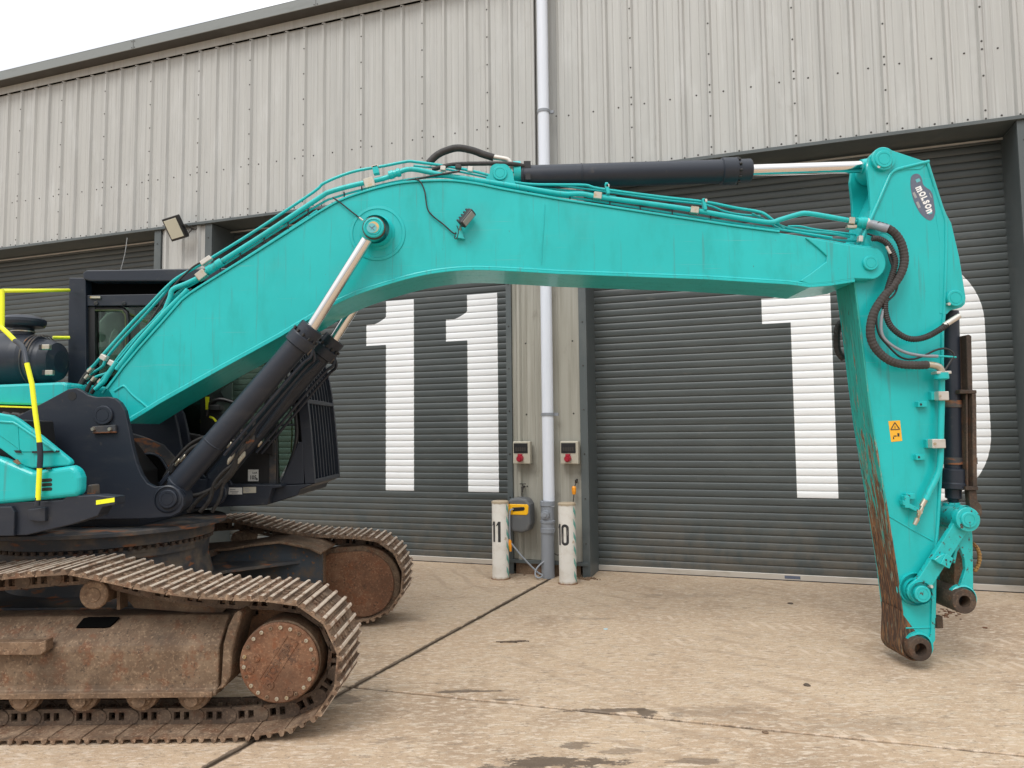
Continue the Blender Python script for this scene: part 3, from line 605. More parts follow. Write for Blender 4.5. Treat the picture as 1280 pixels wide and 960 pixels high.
def shoe_mesh():
    k = PIT/.216
    pr = [(-.113, -.002), (-.104, 0), (-.097, .021), (-.092, .025), (-.077, .025), (-.072, .020), (-.066, 0), (-.022, 0), (-.015, .018), (-.010, .022), (.004, .022), (.009, .018), (.016, 0), (.060, 0), (.067, .021), (.072, .025), (.087, .025), (.092, .020), (.099, 0), (.104, -.006), (.106, -.012), (.102, -.018), (.09, -.013), (-.113, -.013)]
    pr = [(x*k*.962, z) for x, z in pr]; b = MB(); hw = .3; n = len(pr)
    tips = {2, 3, 4, 8, 9, 10, 14, 15, 16}
    for i in range(n):
        (x0, z0), (x1, z1) = pr[i], pr[(i+1) % n]; b.m = 1 if i in tips else 0
        b.add([(x0, -hw, z0), (x1, -hw, z1), (x1, hw, z1), (x0, hw, z0)], [(0, 1, 2, 3)])
    b.m = 0
    for y in (-hw, hw): b.add([(x, y, z) for x, z in pr], [list(range(n))])
    for x in (-.043, .04):
        for y in (-.11, -.055, .055, .11): b.box(x-.014, x+.014, y-.014, y+.014, -.001, .013)
    return b.mesh('track_shoe', [M_SHOE, M_TIP])
M_LINK = steel('muddy_link_steel', (.085, .056, .038), (.15, .105, .07), (.11, .05, .024), coords='World')
def link_mesh():
    b = MB()
    for y0 in (-.098, .062):
        y1 = y0+.036
        b.box(-.104, .104, y0, y1, -.040, -.014); b.box(-.098, .098, y0+.002, y1-.002, -.116, -.092)
        for x0, x1 in ((-.1, -.058), (-.016, .008), (.044, .085)): b.box(x0, x1, y0+.001, y1-.001, -.094, -.038)
        b.cyl((.098, y0-.006, -.065), (.098, y1+.006, -.065), .046, n=14)
    b.cyl((.098, -.07, -.065), (.098, .07, -.065), .03, n=10, caps=False)
    return b.mesh('track_link', M_LINK)
SHOE, LINK = shoe_mesh(), link_mesh()
def track(yc, sg):     # sg=-1: outer side faces -Y
    ya = yc+sg*.19; yb = yc-sg*.16; y0, y1 = min(ya, yb), max(ya, yb); of = yc+sg*.19
    cs = [(.225, .268), (.225, .292), (.19, .300), (.183, .33), (.18, .54), (.172, .575), (.150, .60), (.015, .735), (-.16, .735), (-.16, .27)]
    fr = MB().prism([V((-5.0, yc+sg*a, z)) for a, z in cs], (3.06, 0, 0)).obj('crawler_track', M_RUST, ex, bev=.006)
    lip = MB(); lp = sorted((yc+sg*.222, yc+sg*.236)); lip.box(-4.99, -1.96, lp[0], lp[1], .262, .298); lip.obj('frame_lip', M_RUSTB, fr, bev=.003)  # lip in a paler tone, its highlight put into the colour
    for i in range(NS):
        a, b = at_len(i*PIT+.06), at_len((i+1)*PIT+.06); t = (b-a).normalized(); nrm = V((t.z, 0, -t.x)); y = nrm.cross(t)
        m = Matrix((t, y, nrm)).transposed().to_4x4()
        for me, nm in ((SHOE, 'track_shoe'), (LINK, 'track_link')):
            o = bpy.data.objects.new(nm, me); COL.objects.link(o); o.parent = fr
            o.matrix_basis = Matrix.Translation((a+b)/2+V((0, yc, 0))) @ m
    # sprocket
    b = MB(); nt_ = 21; pts = []
    for k in range(nt_*4):
        a = 2*math.pi*k/(nt_*4); rr = (.345, .375, .375, .335)[k % 4]; pts.append(V((SPC.x+rr*math.cos(a), yc+.02, SPC.z+rr*math.sin(a))))
    b.prism(pts, (0, .06, 0)); b.obj('sprocket', steel('amber_rust', (.13, .06, .025), (.18, .09, .04), (.09, .05, .03)) if sg < 0 else M_RUSTD, fr, bev=.004)
    MB().lathe([(0, -.03), (.36, -.03), (.375, 0), (.36, .03), (0, .03)], (IDC.x, yc, IDC.z), (0, 1, 0), 32).obj('idler', M_RUST, fr)
    # final drive and its bolted cover
    b = MB(); b.lathe([(.31, -.16), (.31, -.10), (.268, -.09), (.262, .19), (.25, .20)], (SPC.x, yc, SPC.z), (0, sg, 0), 40); b.obj('final_drive', M_RUST, fr)
    if sg < 0:
        b = MB(); o0 = V((SPC.x, yc, SPC.z)); b.lathe([(.25, .205), (.256, .21), (.256, .228), (.248, .234), (0, .236)], o0, (0, -1, 0), 48); cv = b.obj('motor_cover', M_ORANGE, fr)
        for k in range(22):
            a = 2*math.pi*k/22+.1; c = o0+V((math.cos(a)*.226, -.233, math.sin(a)*.226))
            q = MB(); q.lathe([(.013, 0), (.013, .009), (.007, .010), (.007, .004), (0, .004)], c, (0, -1, 0), 8, False); q.obj('bolt', M_ZINC if k % 3 else M_RUSTB, fr)
        for a, rr in ((-1.95, .15), (-1.2, .2), (2.9, .15), (3.35, .19)):
            q = MB(); q.lathe([(.028, 0), (.026, .008), (.014, .009), (.012, .004), (0, .004)], o0+V((math.cos(a)*rr, -.235, math.sin(a)*rr)), (0, -1, 0), 12, False); q.obj('plug', M_ORANGE, fr)
        an = R(57); vs, fs = text_mesh('TOSHIBA', .068, o0+V((0, -.236, .01)), (math.cos(an), 0, math.sin(an)), (-math.sin(an), 0, math.cos(an)), .0035, .001, xs=.95)
        q = MB(); q.add(vs, fs); q.obj('cast_lettering', steel('cast_rust', (.105, .05, .027), (.15, .085, .05), (.12, .045, .02)), fr); q = MB()
        cx, cz = math.cos(an), math.sin(an); b2 = [(-.165, -.042), (.165, -.042), (.165, .042), (-.165, .042)]
        for (a0, c0), (a1, c1) in zip(b2, b2[1:]+b2[:1]):
            f = lambda a, c: o0+V((cx*a-cz*c, -.2365, .01+cz*a+cx*c)); q.tube([f(a0, c0), f(a1, c1)], .0025, 5, 1)
        q.obj('cast_frame', M_ORANGE, fr)
        # end plate, step, carrier roller, brace
        b = MB(); b.pp([(270, 863), (276, 856), (279, 806), (285, 783), (293, 767), (299, 763), (303, 768), (296, 790), (290, 815), (288, 845), (280, 860)], 4.715, 5.02); b.obj('end_plate', M_RUST, fr, bev=.008)
        b = MB(); b.pp([(-80, 803), (50, 803), (57, 800), (57, 814), (50, 819), (-80, 819)], 4.70, 4.78); b.obj('step', M_RUSTB, fr, bev=.004)
        b = MB(); b.pp([(150, 738), (168, 760), (275, 768), (292, 752), (250, 748)], 4.99, 5.08); b.pp([(146, 730), (150, 730), (150, 762), (146, 762)], 4.9, 5.0); b.obj('roller_bracket', M_RUST, fr)
        c = P(116, 744, 4.80); b = MB(); b.lathe([(0, 0), (.045, 0), (.05, .006), (.058, .004), (.085, .004), (.095, .012), (.095, .03), (.078, .04), (.078, .28), (.05, .3), (0, .3)], c, (0, 1, 0), 28); b.obj('carrier_roller', M_RUSTB, fr)
        q = MB(); n_ = V((0, -.57, .82)); 
        def sl(px, py): 
            z = 0; p = P(px, py, 4.885); return V((p.x, yc-.055-(p.z-.70)*1.5*0, p.z))
        q.prism([P(95, 784, 4.86), P(104, 773, 4.895), P(112, 771, 4.90), P(149, 771, 4.90), P(137, 783, 4.865), P(131, 784, 4.86)], (0, .01, -.012)); q.obj('frame_slot_shade', M_SHADE, fr)  # black piece laid on the slope as painted shade, no slot cut
    else:
        b = MB(); rim = [(398, 700), (403, 688), (420, 684)] + sm([(440, 683), (458, 682.5), (480, 690), (496, 708), (501, 733), (493, 757), (475, 772), (452, 778), (425, 772)], 5) + [(398, 750)]
        b.prism(PL(rim, 7.42), (0, .12, 0)); b.obj('drive_guard', M_RUST, fr, bev=.02, seg=2)
        b = MB(); b.prism(PL([(404, 697), (412, 692)] + sm([(436, 690), (456, 689.5), (474, 696), (488, 711), (492, 734), (484, 756), (467, 768), (450, 771), (428, 766)], 5) + [(404, 750)], 7.395), (0, .03, 0)); b.obj('guard_plate', M_ORANGE, fr, bev=.003)
        b = MB(); b.pp([(399, 683), (404, 684), (405, 730), (399, 730)], 7.3, 7.45); b.obj('end_plate', M_RUST, fr, bev=.006)
        c = P(299, 674, 7.4); MB().cyl(c, c+V((0, .3, 0)), .085).obj('carrier_roller', M_RUST, fr)
    for x in (-2.11, -2.45, -2.84, -3.22, -3.6, -3.98, -4.36, -4.74):
        b = MB(); b.lathe([(0, .20), (.035, .20), (.045, .19), (.075, .185), (.082, .17), (.105, .165), (.108, .12), (.085, .11), (.085, -.11), (.108, -.12), (.1, -.17), (0, -.17)], (x, yc, .262), (0, sg, 0), 22); b.obj('track_roller', M_RUSTB, fr)
        b = MB(); b.cyl((x, yc+sg*.15, .235), (x, yc+sg*.205, .235), .052, .045, 10); b.ob((x, yc+sg*.18, .25), .075, .02, .018); b.obj('roller_collar', M_RUSTB, fr, bev=.008)
track(4.95, -1); track(7.63, 1)
# ---- carbody
b = MB(); b.lathe([(0, 1.06), (.74, 1.06), (.74, .9), (.80, .70), (0, .7)], (-3.45, 6.25, 0), (0, 0, 1), 48); b.obj('pedestal', M_DUSTY, ex)
def leg_xy(px, y): return (px-640)/F*y
b = MB(); zt = .74
o_ = [(-4.9, 7.4), (-4.9, 5.15), (-2.0, 5.15), (-2.05, 5.6), (-2.6, 6.1), (-2.6, 6.5), (-2.0, 7.0), (-1.98, 7.45)]
b.prism([V((x, y, zt)) for x, y in o_], (0, 0, -.03)); b.obj('leg_top_plate', M_DUSTY, ex, bev=.003)
web = [(205, 697), (232, 691), (288, 687), (318, 682), (352, 678), (388, 685), (403, 692), (403, 735), (205, 735)]
b = MB(); b.pp(web, 6.95, 6.98); b.obj('leg_web', Mat('oily_blue_steel', (.035, .045, .055), .6).blot((.16, .08, .035), (30, 30, 30), .6, .66, .9, 3, rough=.9).blot((.10, .07, .045), 5, .45, .7, .8, 1, rough=.9).bmp(20, .4, .006).done(), ex)
b = MB(); b.strip(PL(web[:7], 6.93), .022, 6.86, 7.4); b.obj('leg_flange', M_RUST, ex, bev=.003)
b = MB(); b.pp([(226, 693), (258, 690), (262, 697), (236, 702), (200, 706)], 6.7, 6.95); b.obj('leg_gusset', M_RUSTD, ex)
# ---- slew ring and deck
b = MB(); b.lathe([(0, 1.10), (.86, 1.10), (.86, 1.19), (0, 1.19)], (-3.52, 6.22, 0), (0, 0, 1), 64); b.lathe([(.82, 1.04), (.83, 1.04), (.83, 1.07), (.80, 1.07), (.80, 1.10)], (-3.52, 6.22, 0), (0, 0, 1), 64); b.lathe([(.76, 1.0), (.82, 1.0), (.82, 1.05)], (-3.52, 6.22, 0), (0, 0, 1), 64); b.obj('slew_ring', M_DUSTY, ex)
for k in range(44):
    a = -math.pi+math.pi*k/40; c = V((-3.52+.845*math.cos(a), 6.22+.845*math.sin(a), 1.095))
    MB().cyl(c, c-V((0, 0, .028)), .019, n=6).obj('ring_bolt', M_RUSTD, ex)
deck = [(-6.2, 5.25), (-3.9, 5.25)] + [(-3.5+.95*math.cos(a), 6.2+.95*math.sin(a)) for a in [R(-90+8*k) for k in range(23)]] + [(-6.2, 7.15)]
b = MB(); b.prism([V((x, y, 1.195)) for x, y in deck], (0, 0, .035)); b.obj('deck_plate', M_DUSTY, ex, bev=.004)
b = MB(); b.box(-6.2, -3.0, 5.75, 7.6, 1.235, 1.45); b.obj('revolving_frame', M_DARK, ex)
# ---- boom foot bracket, two outer and two inner plates
br = [(-40, 560), (0, 530), (22, 520), (47, 507), (85, 486.5), (95, 485), (103, 489), (110, 494), (120, 496.5), (135, 496), (143, 497.5), (150, 503), (156, 513), (161, 535), (165, 557), (171, 580), (177, 594), (184, 604), (193, 608.5), (207, 607), (216, 607), (224, 612), (229, 622), (229, 632), (224, 641), (214, 646), (190, 648), (100, 650), (-40, 650)]
shp = PL(br, 5.60)
MB().prism(shp, (0, .05, 0)).obj('boom_bracket', M_DARK, ex, bev=.006, seg=2)
for y, mt in ((6.42, M_DARK), (6.60, M_DARK)):
    MB().prism([V((p.x, y, p.z)) for p in shp], (0, .04, 0)).obj('boom_bracket', mt, ex, bev=.004)
def pin(px, py, Y, r, depth, name='pin', mat=None, rings=True, n=28, face=None):
    c = P(px, py, Y); b = MB()
    b.lathe([(0, 0), (r*.62, 0), (r*.64, .003), (r*.68, .003), (r*.70, -.0), (r*.93, 0), (r, .006), (r, depth)], c, (0, 1, 0), n); return b.obj(name, mat or M_TEAL, ex)
MB().lathe([(.098, .0), (.108, .006), (.108, .03)], P(209, 624, 5.59), (0, 1, 0), 32).obj('bracket_boss', M_DARK, ex)
pin(209, 624, 5.578, .072, .03, 'cylinder_pin', M_DARK)
pin(128, 519, 5.575, .075, .03, 'boom_foot_pin', M_DARK)
b = MB(); b.pp([(115, 533), (144, 531), (144, 541), (115, 542)], 5.57, 5.60); kp = b.obj('pin_keeper', M_DUSTY, ex, bev=.004)
for x in (117, 138): MB().cyl(P(x, 536.5, 5.57), P(x, 536.5, 5.57)-V((0, .02, 0)), .016, .014, 6).obj('keeper_bolt', M_ZINC, ex)
hole = sm([(176, 570), (186, 567), (198, 570), (206, 580), (211, 592), (207, 601), (196, 604), (186, 598), (179, 584)], 3)
plate(hole, 6.395, 6.41, 'bracket_opening_shade', M_SHADE, 0); MB().tube(PL(hole+hole[:1], 6.40), .014, 6, 1).obj('opening_rim', M_DARK, ex)  # flat black oval paints the dark of the opening, no hole cut
plate([(160, 540), (178, 545), (205, 556), (222, 575), (215, 606), (160, 640)], 6.41, 6.44, 'inner_casting', M_DUSTY, .01)
MB().cyl(P(90, 495, 5.597), P(90, 495, 5.597)+V((0, .002, 0)), .034, n=20).obj('bracket_hole', M_BLACK, ex)
# ---- boom
YN, YF = 5.87, 6.35
tp = [(135, 487), (155, 460), (175, 436), (200, 408), (228, 376), (238, 368), (255, 357), (320, 317), (400, 266), (425, 252), (455, 241), (490, 232), (517, 228.5), (560, 227), (595, 231), (630, 238), (700, 250.5), (775, 262), (920, 284), (974, 291), (1042, 301), (1070, 306)]
hd = [(1087+20.5*math.cos(R(a)), 328.5+21*math.sin(R(a))) for a in range(-75, 91, 15)]
bt0 = [(1067, 350), (1036, 355), (1011, 357), (985, 353.5), (880, 347), (700, 340.5), (640, 337), (592, 335.5), (555, 338), (520, 344), (480, 355), (442, 368), (412, 382), (390, 395)]
bt1 = [(350, 419), (275, 460), (200, 502), (160, 527)]
top_s = tp[:8]+sm(tp[8:17])[0:]+tp[17:]
bot_s = bt0[:5]+sm(bt0[5:])+bt1
outl = top_s + hd + bot_s + [(150, 512)]
o = MB().prism(PL(outl, YN), (0, YF-YN, 0)); boom = o.obj('boom', M_TEAL, ex, bev=.004)
b = MB(); q = PL(bot_s, YN); b.strip(q, .020, YN-.022, YF+.016); b.obj('bottom_flange', M_TEAL, boom, bev=.003)
b = MB(); b.tube([P(x, y-1.2, YN-.002) for x, y in bot_s], .016, 8, 1); b.obj('weld_fillet', M_TEAL, boom)
b = MB(); q = PL(top_s[:-2], YN); b.strip(q, .018, YN-.014, YF+.014); b.obj('top_flange', M_TEAL, boom, bev=.003)
b = MB(); b.tube(PL([(681, 256), (680, 280), (678, 305), (677, 330)], YN-.001), .004, 6, 2); b.obj('weld_seam', M_TEAL, boom)
# foot casting, head casting ridges
b = MB(); b.tube(PL([(143, 489), (151, 484), (156, 483), (166, 494), (183, 508), (184, 511), (165, 521)], YN-.0), .011, 8, 3); b.obj('foot_casting_edge', M_TEAL, boom)
b = MB(); b.prism(PL([(1000, 351), (1012, 343), (1033, 327), (1034, 320), (1022, 309), (1007, 297), (1042, 303), (1070, 308)] + hd[1:-1] + [(1067, 348), (1036, 353), (1011, 355)], YN-.018), (0, .03, 0)); b.obj('head_casting', M_TEAL, boom, bev=.006, seg=2)
b = MB(); b.lathe([(.235, .0), (.232, -.006), (.21, -.008), (.205, -.002), (.19, -.002), (.15, -.004), (.13, -.03), (.12, -.12)], P(472, 291.5, YN-.002), (0, 1, 0), 48)
for _ in [0]: b.obj('cylinder_boss', M_TEAL, boom)
pc = P(467, 284.5, 5.62)
b = MB(); b.lathe([(0, -.012), (.058, -.012), (.060, -.006), (.066, -.006), (.068, -.012), (.078, -.010), (.085, 0)], pc, (0, 1, 0), 32); cap = b.obj('pin_cap', M_TEAL, boom)
MB().lathe([(.085, 0), (.092, .004), (.092, .03), (.085, .034)], pc, (0, 1, 0), 32).obj('seal_ring', M_RUSTD, boom)
MB().cyl(pc+V((0, -.0125, 0)), pc+V((0, -.015, 0)), .046, n=32).obj('round_sticker', Mat('faded_orange_sticker', (.62, .40, .16), .5).blot((.2, .42, .36), 30, .45, .65, .7).done(), boom)
q = MB(); o0 = pc+V((-.012, -.0165, -.008)); q.cyl(o0, o0+V((0, .001, 0)), .040, n=20); 
q.obj('sticker_print', M_LTEAL, boom); q = MB()
for a, l in ((35, .03), (140, .026), (250, .02), (320, .028)): q.ob(o0+V((math.cos(R(a))*l*.5, -.001, math.sin(R(a))*l*.5)), l*.5, .0006, .004, (math.cos(R(a)), 0, math.sin(R(a))))
q.obj('sticker_mark', M_BADGE, boom)
# boom head pin, foot lug of the stick cylinder
pin(1089, 328.5, YN-.042, .062, .05, 'boom_head_pin')
lug = [(598, 233), (612, 217)] + [(625+14*math.cos(R(a)), 216+13*math.sin(R(a))) for a in range(-150, -20, 15)] + [(641, 214), (643, 226), (650, 243)]
for y in (5.98, 6.20): MB().prism([V((p.x, y, p.z)) for p in PL(lug, 5.98)], (0, .045, 0)).obj('stick_cylinder_lug', M_TEAL, ex, bev=.005)
pin(625, 216, 5.965, .062, .03, 'stick_cylinder_pin')
MB().cyl(P(642, 217, 6.11), P(651, 216.6, 6.11), .105, .105).obj('cylinder_end_collar', M_TEAL, ex)
# ---- hydraulic cylinders
def cylinder(name, Y, a, b_, r, g0, gr, rod_to, rr, collar=.12):
    A, B, C = P(*a, Y), P(*b_, Y), P(*rod_to, Y); d = (B-A).normalized(); Lb = (B-A).length
    b = MB(); b.lathe([(0, 0), (r, 0), (r, .008), (r*1.06, .012), (r*1.06, .022), (r, .028), (r, Lb*.26), (r*1.04, Lb*.26+.004), (r*1.04, Lb*.26+.010), (r, Lb*.26+.014), (r, Lb-g0)], A, d, 36)
    o = b.obj(name, M_DARK, ex)
    b = MB(); b.lathe([(r, -.004), (gr, .006), (gr, g0*.45), (gr*.98, g0*.5), (gr*.86, g0*.52), (gr*.86, g0*.97), (gr*.8, g0), (rr*1.15, g0), (rr*1.1, g0-.01)], B-d*g0, d, 36)
    g = b.obj('gland', M_DARK, o)
    for k in range(12):
        u = d.orthogonal().normalized(); v = d.cross(u); a_ = 2*math.pi*k/12; c = B-d*g0*.5+(u*math.cos(a_)+v*math.sin(a_))*gr*.92
        MB().cyl(c, c+d*.025, .012, n=6).obj('gland_bolt', M_BLACK, o)
    MB().cyl(B-d*.05, C, rr, n=32).obj('piston_rod', M_CHROME, o)
    return o, A, B, C, d
r_, A_, B_, C_, d_ = cylinder('boom_cylinder', 5.745, (222, 607), (391, 409), .093, .20, .118, (463, 293), .047)
C2 = P(465, 289, 5.745)
for Y in (5.745, 6.475):
    dy = V((0, Y-5.745, 0)); c = C2+dy
    if Y > 6:
        A, B, C = A_+dy, B_+dy, C_+dy; Lb = (B-A).length; r, gr, g0 = .093, .118, .2
        b = MB(); b.lathe([(0, 0), (r, 0), (r, Lb-g0)], A, d_, 32); o = b.obj('boom_cylinder', M_DARK, ex)
        b = MB(); b.lathe([(r, -.004), (gr, .006), (gr, g0*.45), (gr*.86, g0*.52), (gr*.86, g0), (.05, g0)], B-d_*g0, d_, 32); b.obj('gland', M_DARK, o)
        MB().cyl(B-d_*.05, C, .047, n=28).obj('piston_rod', M_CHROME, o)
        for k in range(12):
            u = d_.orthogonal().normalized(); v = d_.cross(u); a_ = 2*math.pi*k/12; cc = B-d_*g0*.5+(u*math.cos(a_)+v*math.sin(a_))*gr*.92
            MB().cyl(cc, cc+d_*.025, .012, n=6).obj('gland_bolt', M_BLACK, o)
    s_ = -1 if Y < 6 else 1
    b = MB(); b.cyl(c-V((0, .075, 0)), c+V((0, .075, 0)), .092, n=32); b.cyl(C_+dy-d_*.03, C_+dy+d_*.05, .055, .07, 24); b.obj('rod_eye', M_TEAL, ex, bev=.006)
    e0 = P(209, 624, 5.60); e0 = V((e0.x, 0, e0.z)); b = MB(); b.cyl(e0+V((0, Y-.07, 0)), e0+V((0, Y+.055, 0)), .112, n=28); b.cyl(e0+V((0, Y, 0)), A_+dy+d_*.02, .085, .09, 24); b.obj('base_eye', M_DARK, ex)
# feed pipes along the boom cylinders
off = V((d_.z, 0, -d_.x))
for k, (dy, o1, o2) in enumerate(((.0, .125, .12), (.10, .14, .13))):
    q = [A_+d_*.42+off*(o1)+V((0, dy, 0)), A_+d_*.6+off*o1+V((0, dy, 0)), B_-d_*.34+off*o1+V((0, dy, 0)), B_-d_*.2+off*(o1+.02)+V((0, dy*.6, 0)), B_-d_*.13+off*.10]
    MB().tube(q, .014, 8, 4).obj('cylinder_pipe', M_DARK, ex)
    q = [v+V((0, .73, 0)) for v in q]; MB().tube(q, .014, 8, 4).obj('cylinder_pipe', M_DARK, ex)
b = MB(); b.ob(B_-d_*.15+off*.1, .03, .04, .035, d_); b.ob(B_-d_*.15+off*.1+V((0, .73, 0)), .03, .04, .035, d_); b.obj('pipe_flange', M_DUSTY, ex, bev=.006)
# stick cylinder
o, A, B, C, d = cylinder('stick_cylinder', 6.11, (651, 222), (938, 213.2), .103, .26, .118, (1078, 208.5), .052)
b = MB(); b.cyl(C-d*.02, C+d*.06, .062, .075, 20); b.cyl(P(1100, 206, 5.99), P(1100, 206, 5.99)+V((0, .24, 0)), .1, n=24); b.obj('rod_eye', M_TEAL, ex)
b = MB(); b.tube([P(660, 209, 6.05), P(640, 205, 6.0), P(600, 204.5, 6.0), P(565, 206, 6.0), P(540, 212, 6.0)], .02, 8, 5); b.obj('stick_hose', M_RUB, ex)
b = MB(); b.tube([P(662, 208, 6.1), P(700, 209.5, 6.1), P(718, 206.5, 6.1)], .014, 8, 3); b.ob(P(659, 207, 6.05), .03, .03, .03); b.obj('cylinder_pipe', M_BLACK, ex)
b = MB(); b.ob(P(660, 221, 6.0), .022, .012, .028); b.obj('clip', M_BLACK, ex)
MB().tube(PL([(536, 204), (545, 195), (556, 189), (572, 185), (590, 188), (604, 193), (617, 197)], 6.05), .032, 12, 5, corr=.0).obj('arched_hose', M_RUB, ex)
MB().tube(PL([(614, 196), (630, 198.5), (636, 201), (639, 208), (641, 216)], 6.05), .022, 12, 4).obj('hose_fitting', M_ALU, ex)
# ---- pipes on the boom
def pipe(px, Y, r, name='boom_pipe', mat=None, n=10, sm_=4, **k): return MB().tube([P(p[0], p[1], p[2] if len(p) > 2 else Y) for p in px], r, n, sm_, **k).obj(name, mat or M_TEAL, boom if name in ('boom_pipe', 'pipe_clamp', 'cable') else ex)
pipe([(110, 463), (118, 456), (130, 442, 5.97), (165, 403), (185, 383), (206, 361), (222, 347), (245, 334), (265, 322), (320, 288), (392, 240), (405, 229), (440, 215), (480, 207.5), (508, 202), (520, 202.5), (560, 208), (600, 216), (640, 227), (665, 230.5), (700, 231), (732, 231.5), (750, 236), (825, 246), (882, 252.5), (920, 260), (950, 265), (962, 272), (977, 283), (1010, 289), (1040, 292), (1062, 296)], 6.0, .0125)
pipe([(175, 437), (200, 400), (212, 374), (216, 362), (232, 355), (252, 345), (272, 330), (330, 293), (398, 248), (412, 240), (440, 232), (480, 223), (496, 216.5), (515, 211.5), (555, 219), (630, 230.5), (680, 239), (705, 242.5), (728, 242.5), (750, 246.5), (850, 260), (920, 272), (961, 278), (974, 275), (996, 268.5), (1011, 267), (1055, 274.5), (1078, 279)], 5.93, .0215)
pipe([(120, 485), (133, 467), (150, 448), (175, 418), (200, 392), (222, 366), (245, 353), (300, 318), (395, 258), (420, 246.5), (455, 236.5), (500, 226), (540, 221.5), (580, 223), (630, 233), (680, 243), (730, 249), (800, 260), (920, 279), (975, 287), (1040, 297)], 5.96, .010)
pipe([(128, 492), (142, 474), (165, 447), (195, 413), (228, 372), (245, 361), (320, 314), (397, 263)], 5.95, .010)
pipe([(103, 476), (113, 468), (128, 458), (133, 448), (150, 427), (180, 395), (206, 366), (216, 352), (250, 331)], 6.05, .0115)
pipe([(110, 480), (120, 471), (134, 466), (140, 458), (160, 432), (190, 402), (225, 366)], 6.0, .0115)
pipe([(146, 462), (152, 454), (175, 425), (205, 392), (235, 362)], 5.90, .021)
pipe([(119, 487), (129, 478), (134, 470), (146, 452)], 5.90, .019)
pipe([(700, 232), (760, 240), (830, 250), (882, 256), (905, 264), (925, 268), (950, 270)], 6.08, .0095)
pipe([(517, 207, 6.1), (560, 212, 6.1), (610, 222, 6.1), (660, 233, 6.1), (730, 240, 6.1), (770, 246, 6.1)], 6.1, .0095)
pipe([(940, 267), (960, 277), (975, 286), (1000, 291), (1040, 299), (1072, 301), (1085, 297)], 6.04, .0095)
pipe([(935, 262), (952, 266), (965, 274), (980, 286)], 5.98, .0105)
pipe([(985, 283), (1000, 283), (1020, 287), (1060, 292), (1075, 294)], 6.1, .0095)
for px, py in [(712, 243), (762, 250), (800, 256), (840, 262), (888, 268), (660, 240), (618, 232), (385, 263), (360, 280), (330, 298), (300, 317), (275, 333), (452, 236), (430, 243)]:
    a = P(px, py-3, 5.94); bb = P(px+.5, py+6, 5.94); MB().tube([a, bb], .006, 5, 1).obj('cable_tie', M_BLACK, boom)
def clamp(px, py, Y, w, h, mat, ang=0, d=.05):
    a = R(ang); MB().ob(P(px, py, Y), w/2, d/2, h/2, (math.cos(a), 0, math.sin(a)), None, (-math.sin(a), 0, math.cos(a))).obj('pipe_clamp', mat, boom, bev=.005)
for px, py, w, h, mt, an in [(747, 245, .07, .06, M_ZINC, -8), (868, 263, .07, .06, M_ZINC, -8), (759, 236, .028, .10, M_TEAL, 10), (880, 256, .028, .10, M_TEAL, 10), (759, 233, .034, .03, M_ALU, 0), (881, 251.5, .034, .03, M_ALU, 0),
    (462, 229, .09, .085, M_ZINC, 15), (470, 213, .05, .075, M_TEAL, 12), (469, 209, .06, .02, M_ZINC, 12), (554, 211, .045, .04, M_ALU, -5), (588, 212, .045, .045, M_ALU, -8), (573, 209, .05, .035, M_SCREW, -5),
    (252, 344, .085, .07, M_ZINC, 38), (258, 326, .10, .04, M_ALU, 35), (130, 447, .055, .045, M_ALU, -30), (140, 454, .05, .045, M_ALU, -30), (1064, 276.5, .05, .06, M_ZINC, -8), (1064, 284, .08, .03, M_ZINC, 0), (1075, 299, .035, .055, M_ALU, -8), (1056, 308, .07, .05, M_TEAL, 0)]:
    clamp(px, py, 5.92, w, h, mt, an)
b = MB(); b.lathe([(.03, 0), (.036, .005), (.036, .04), (.03, .045), (.03, .07), (.036, .075), (.036, .10), (.03, .105)], P(486, 219.5, 5.93), (P(496, 216.5, 5.93)-P(486, 219.5, 5.93)), 20); b.obj('pipe_flange', M_TEAL, boom)
b = MB(); b.lathe([(.03, 0), (.038, .005), (.038, .05), (.032, .055), (.032, .09), (.036, .095), (.036, .14), (.03, .15)], P(259, 339, 5.93), (P(276, 328, 5.93)-P(259, 339, 5.93)), 20); b.obj('pipe_flange', M_TEAL, boom)
b = MB(); b.lathe([(.03, 0), (.045, .003), (.045, .035), (.05, .04), (.05, .08), (.035, .085)], P(1070, 278, 5.93), V((1, 0, -.08)), 20); b.obj('pipe_flange', M_TEAL, boom)
MB().lathe([(.052, 0), (.052, .022), (.03, .024)], P(1081, 280, 5.93), V((1, 0, -.08)), 20).obj('flange_ring', M_ALU, boom)
for pts in ([(99, 488), (103, 478), (110, 470)], [(108, 490), (112, 481), (118, 473)], [(114, 492), (120, 483), (126, 476)], [(98, 484), (106, 470), (114, 462)]):
    MB().tube([P(x, y, 6.0) for x, y in pts], .017, 8, 3).obj('hose_end', M_RUB, ex); q = P(*pts[-1], 6.0); p2 = P(*pts[-2], 6.0)
    MB().cyl(p2.lerp(q, .6), q+(q-p2)*.2, .021, n=8).obj('hose_nut', M_ZINC, ex)
pipe([(416, 247), (425, 253), (440, 265), (449, 272)], 5.85, .006, 'cable', M_RUB, 6)
pipe([(449, 272), (456, 277)], 5.80, .008, 'cable', M_ALU, 6, 1)
pipe([(519, 223), (526, 228), (531, 240), (534, 260), (541, 270), (555, 281), (566, 291), (572, 292)], 5.85, .006, 'cable', M_RUB, 6)
pipe([(508, 226), (530, 222), (545, 219), (575, 214)], 5.90, .009, 'cable', M_RUB, 6)
pipe([(165, 440), (185, 418), (205, 395), (225, 372), (240, 362)], 5.93, .013, 'cable', M_RUB, 8)
pipe([(170, 425), (185, 405), (195, 390), (215, 360), (240, 335), (256, 326)], 5.99, .009, 'cable', M_RUB, 8)
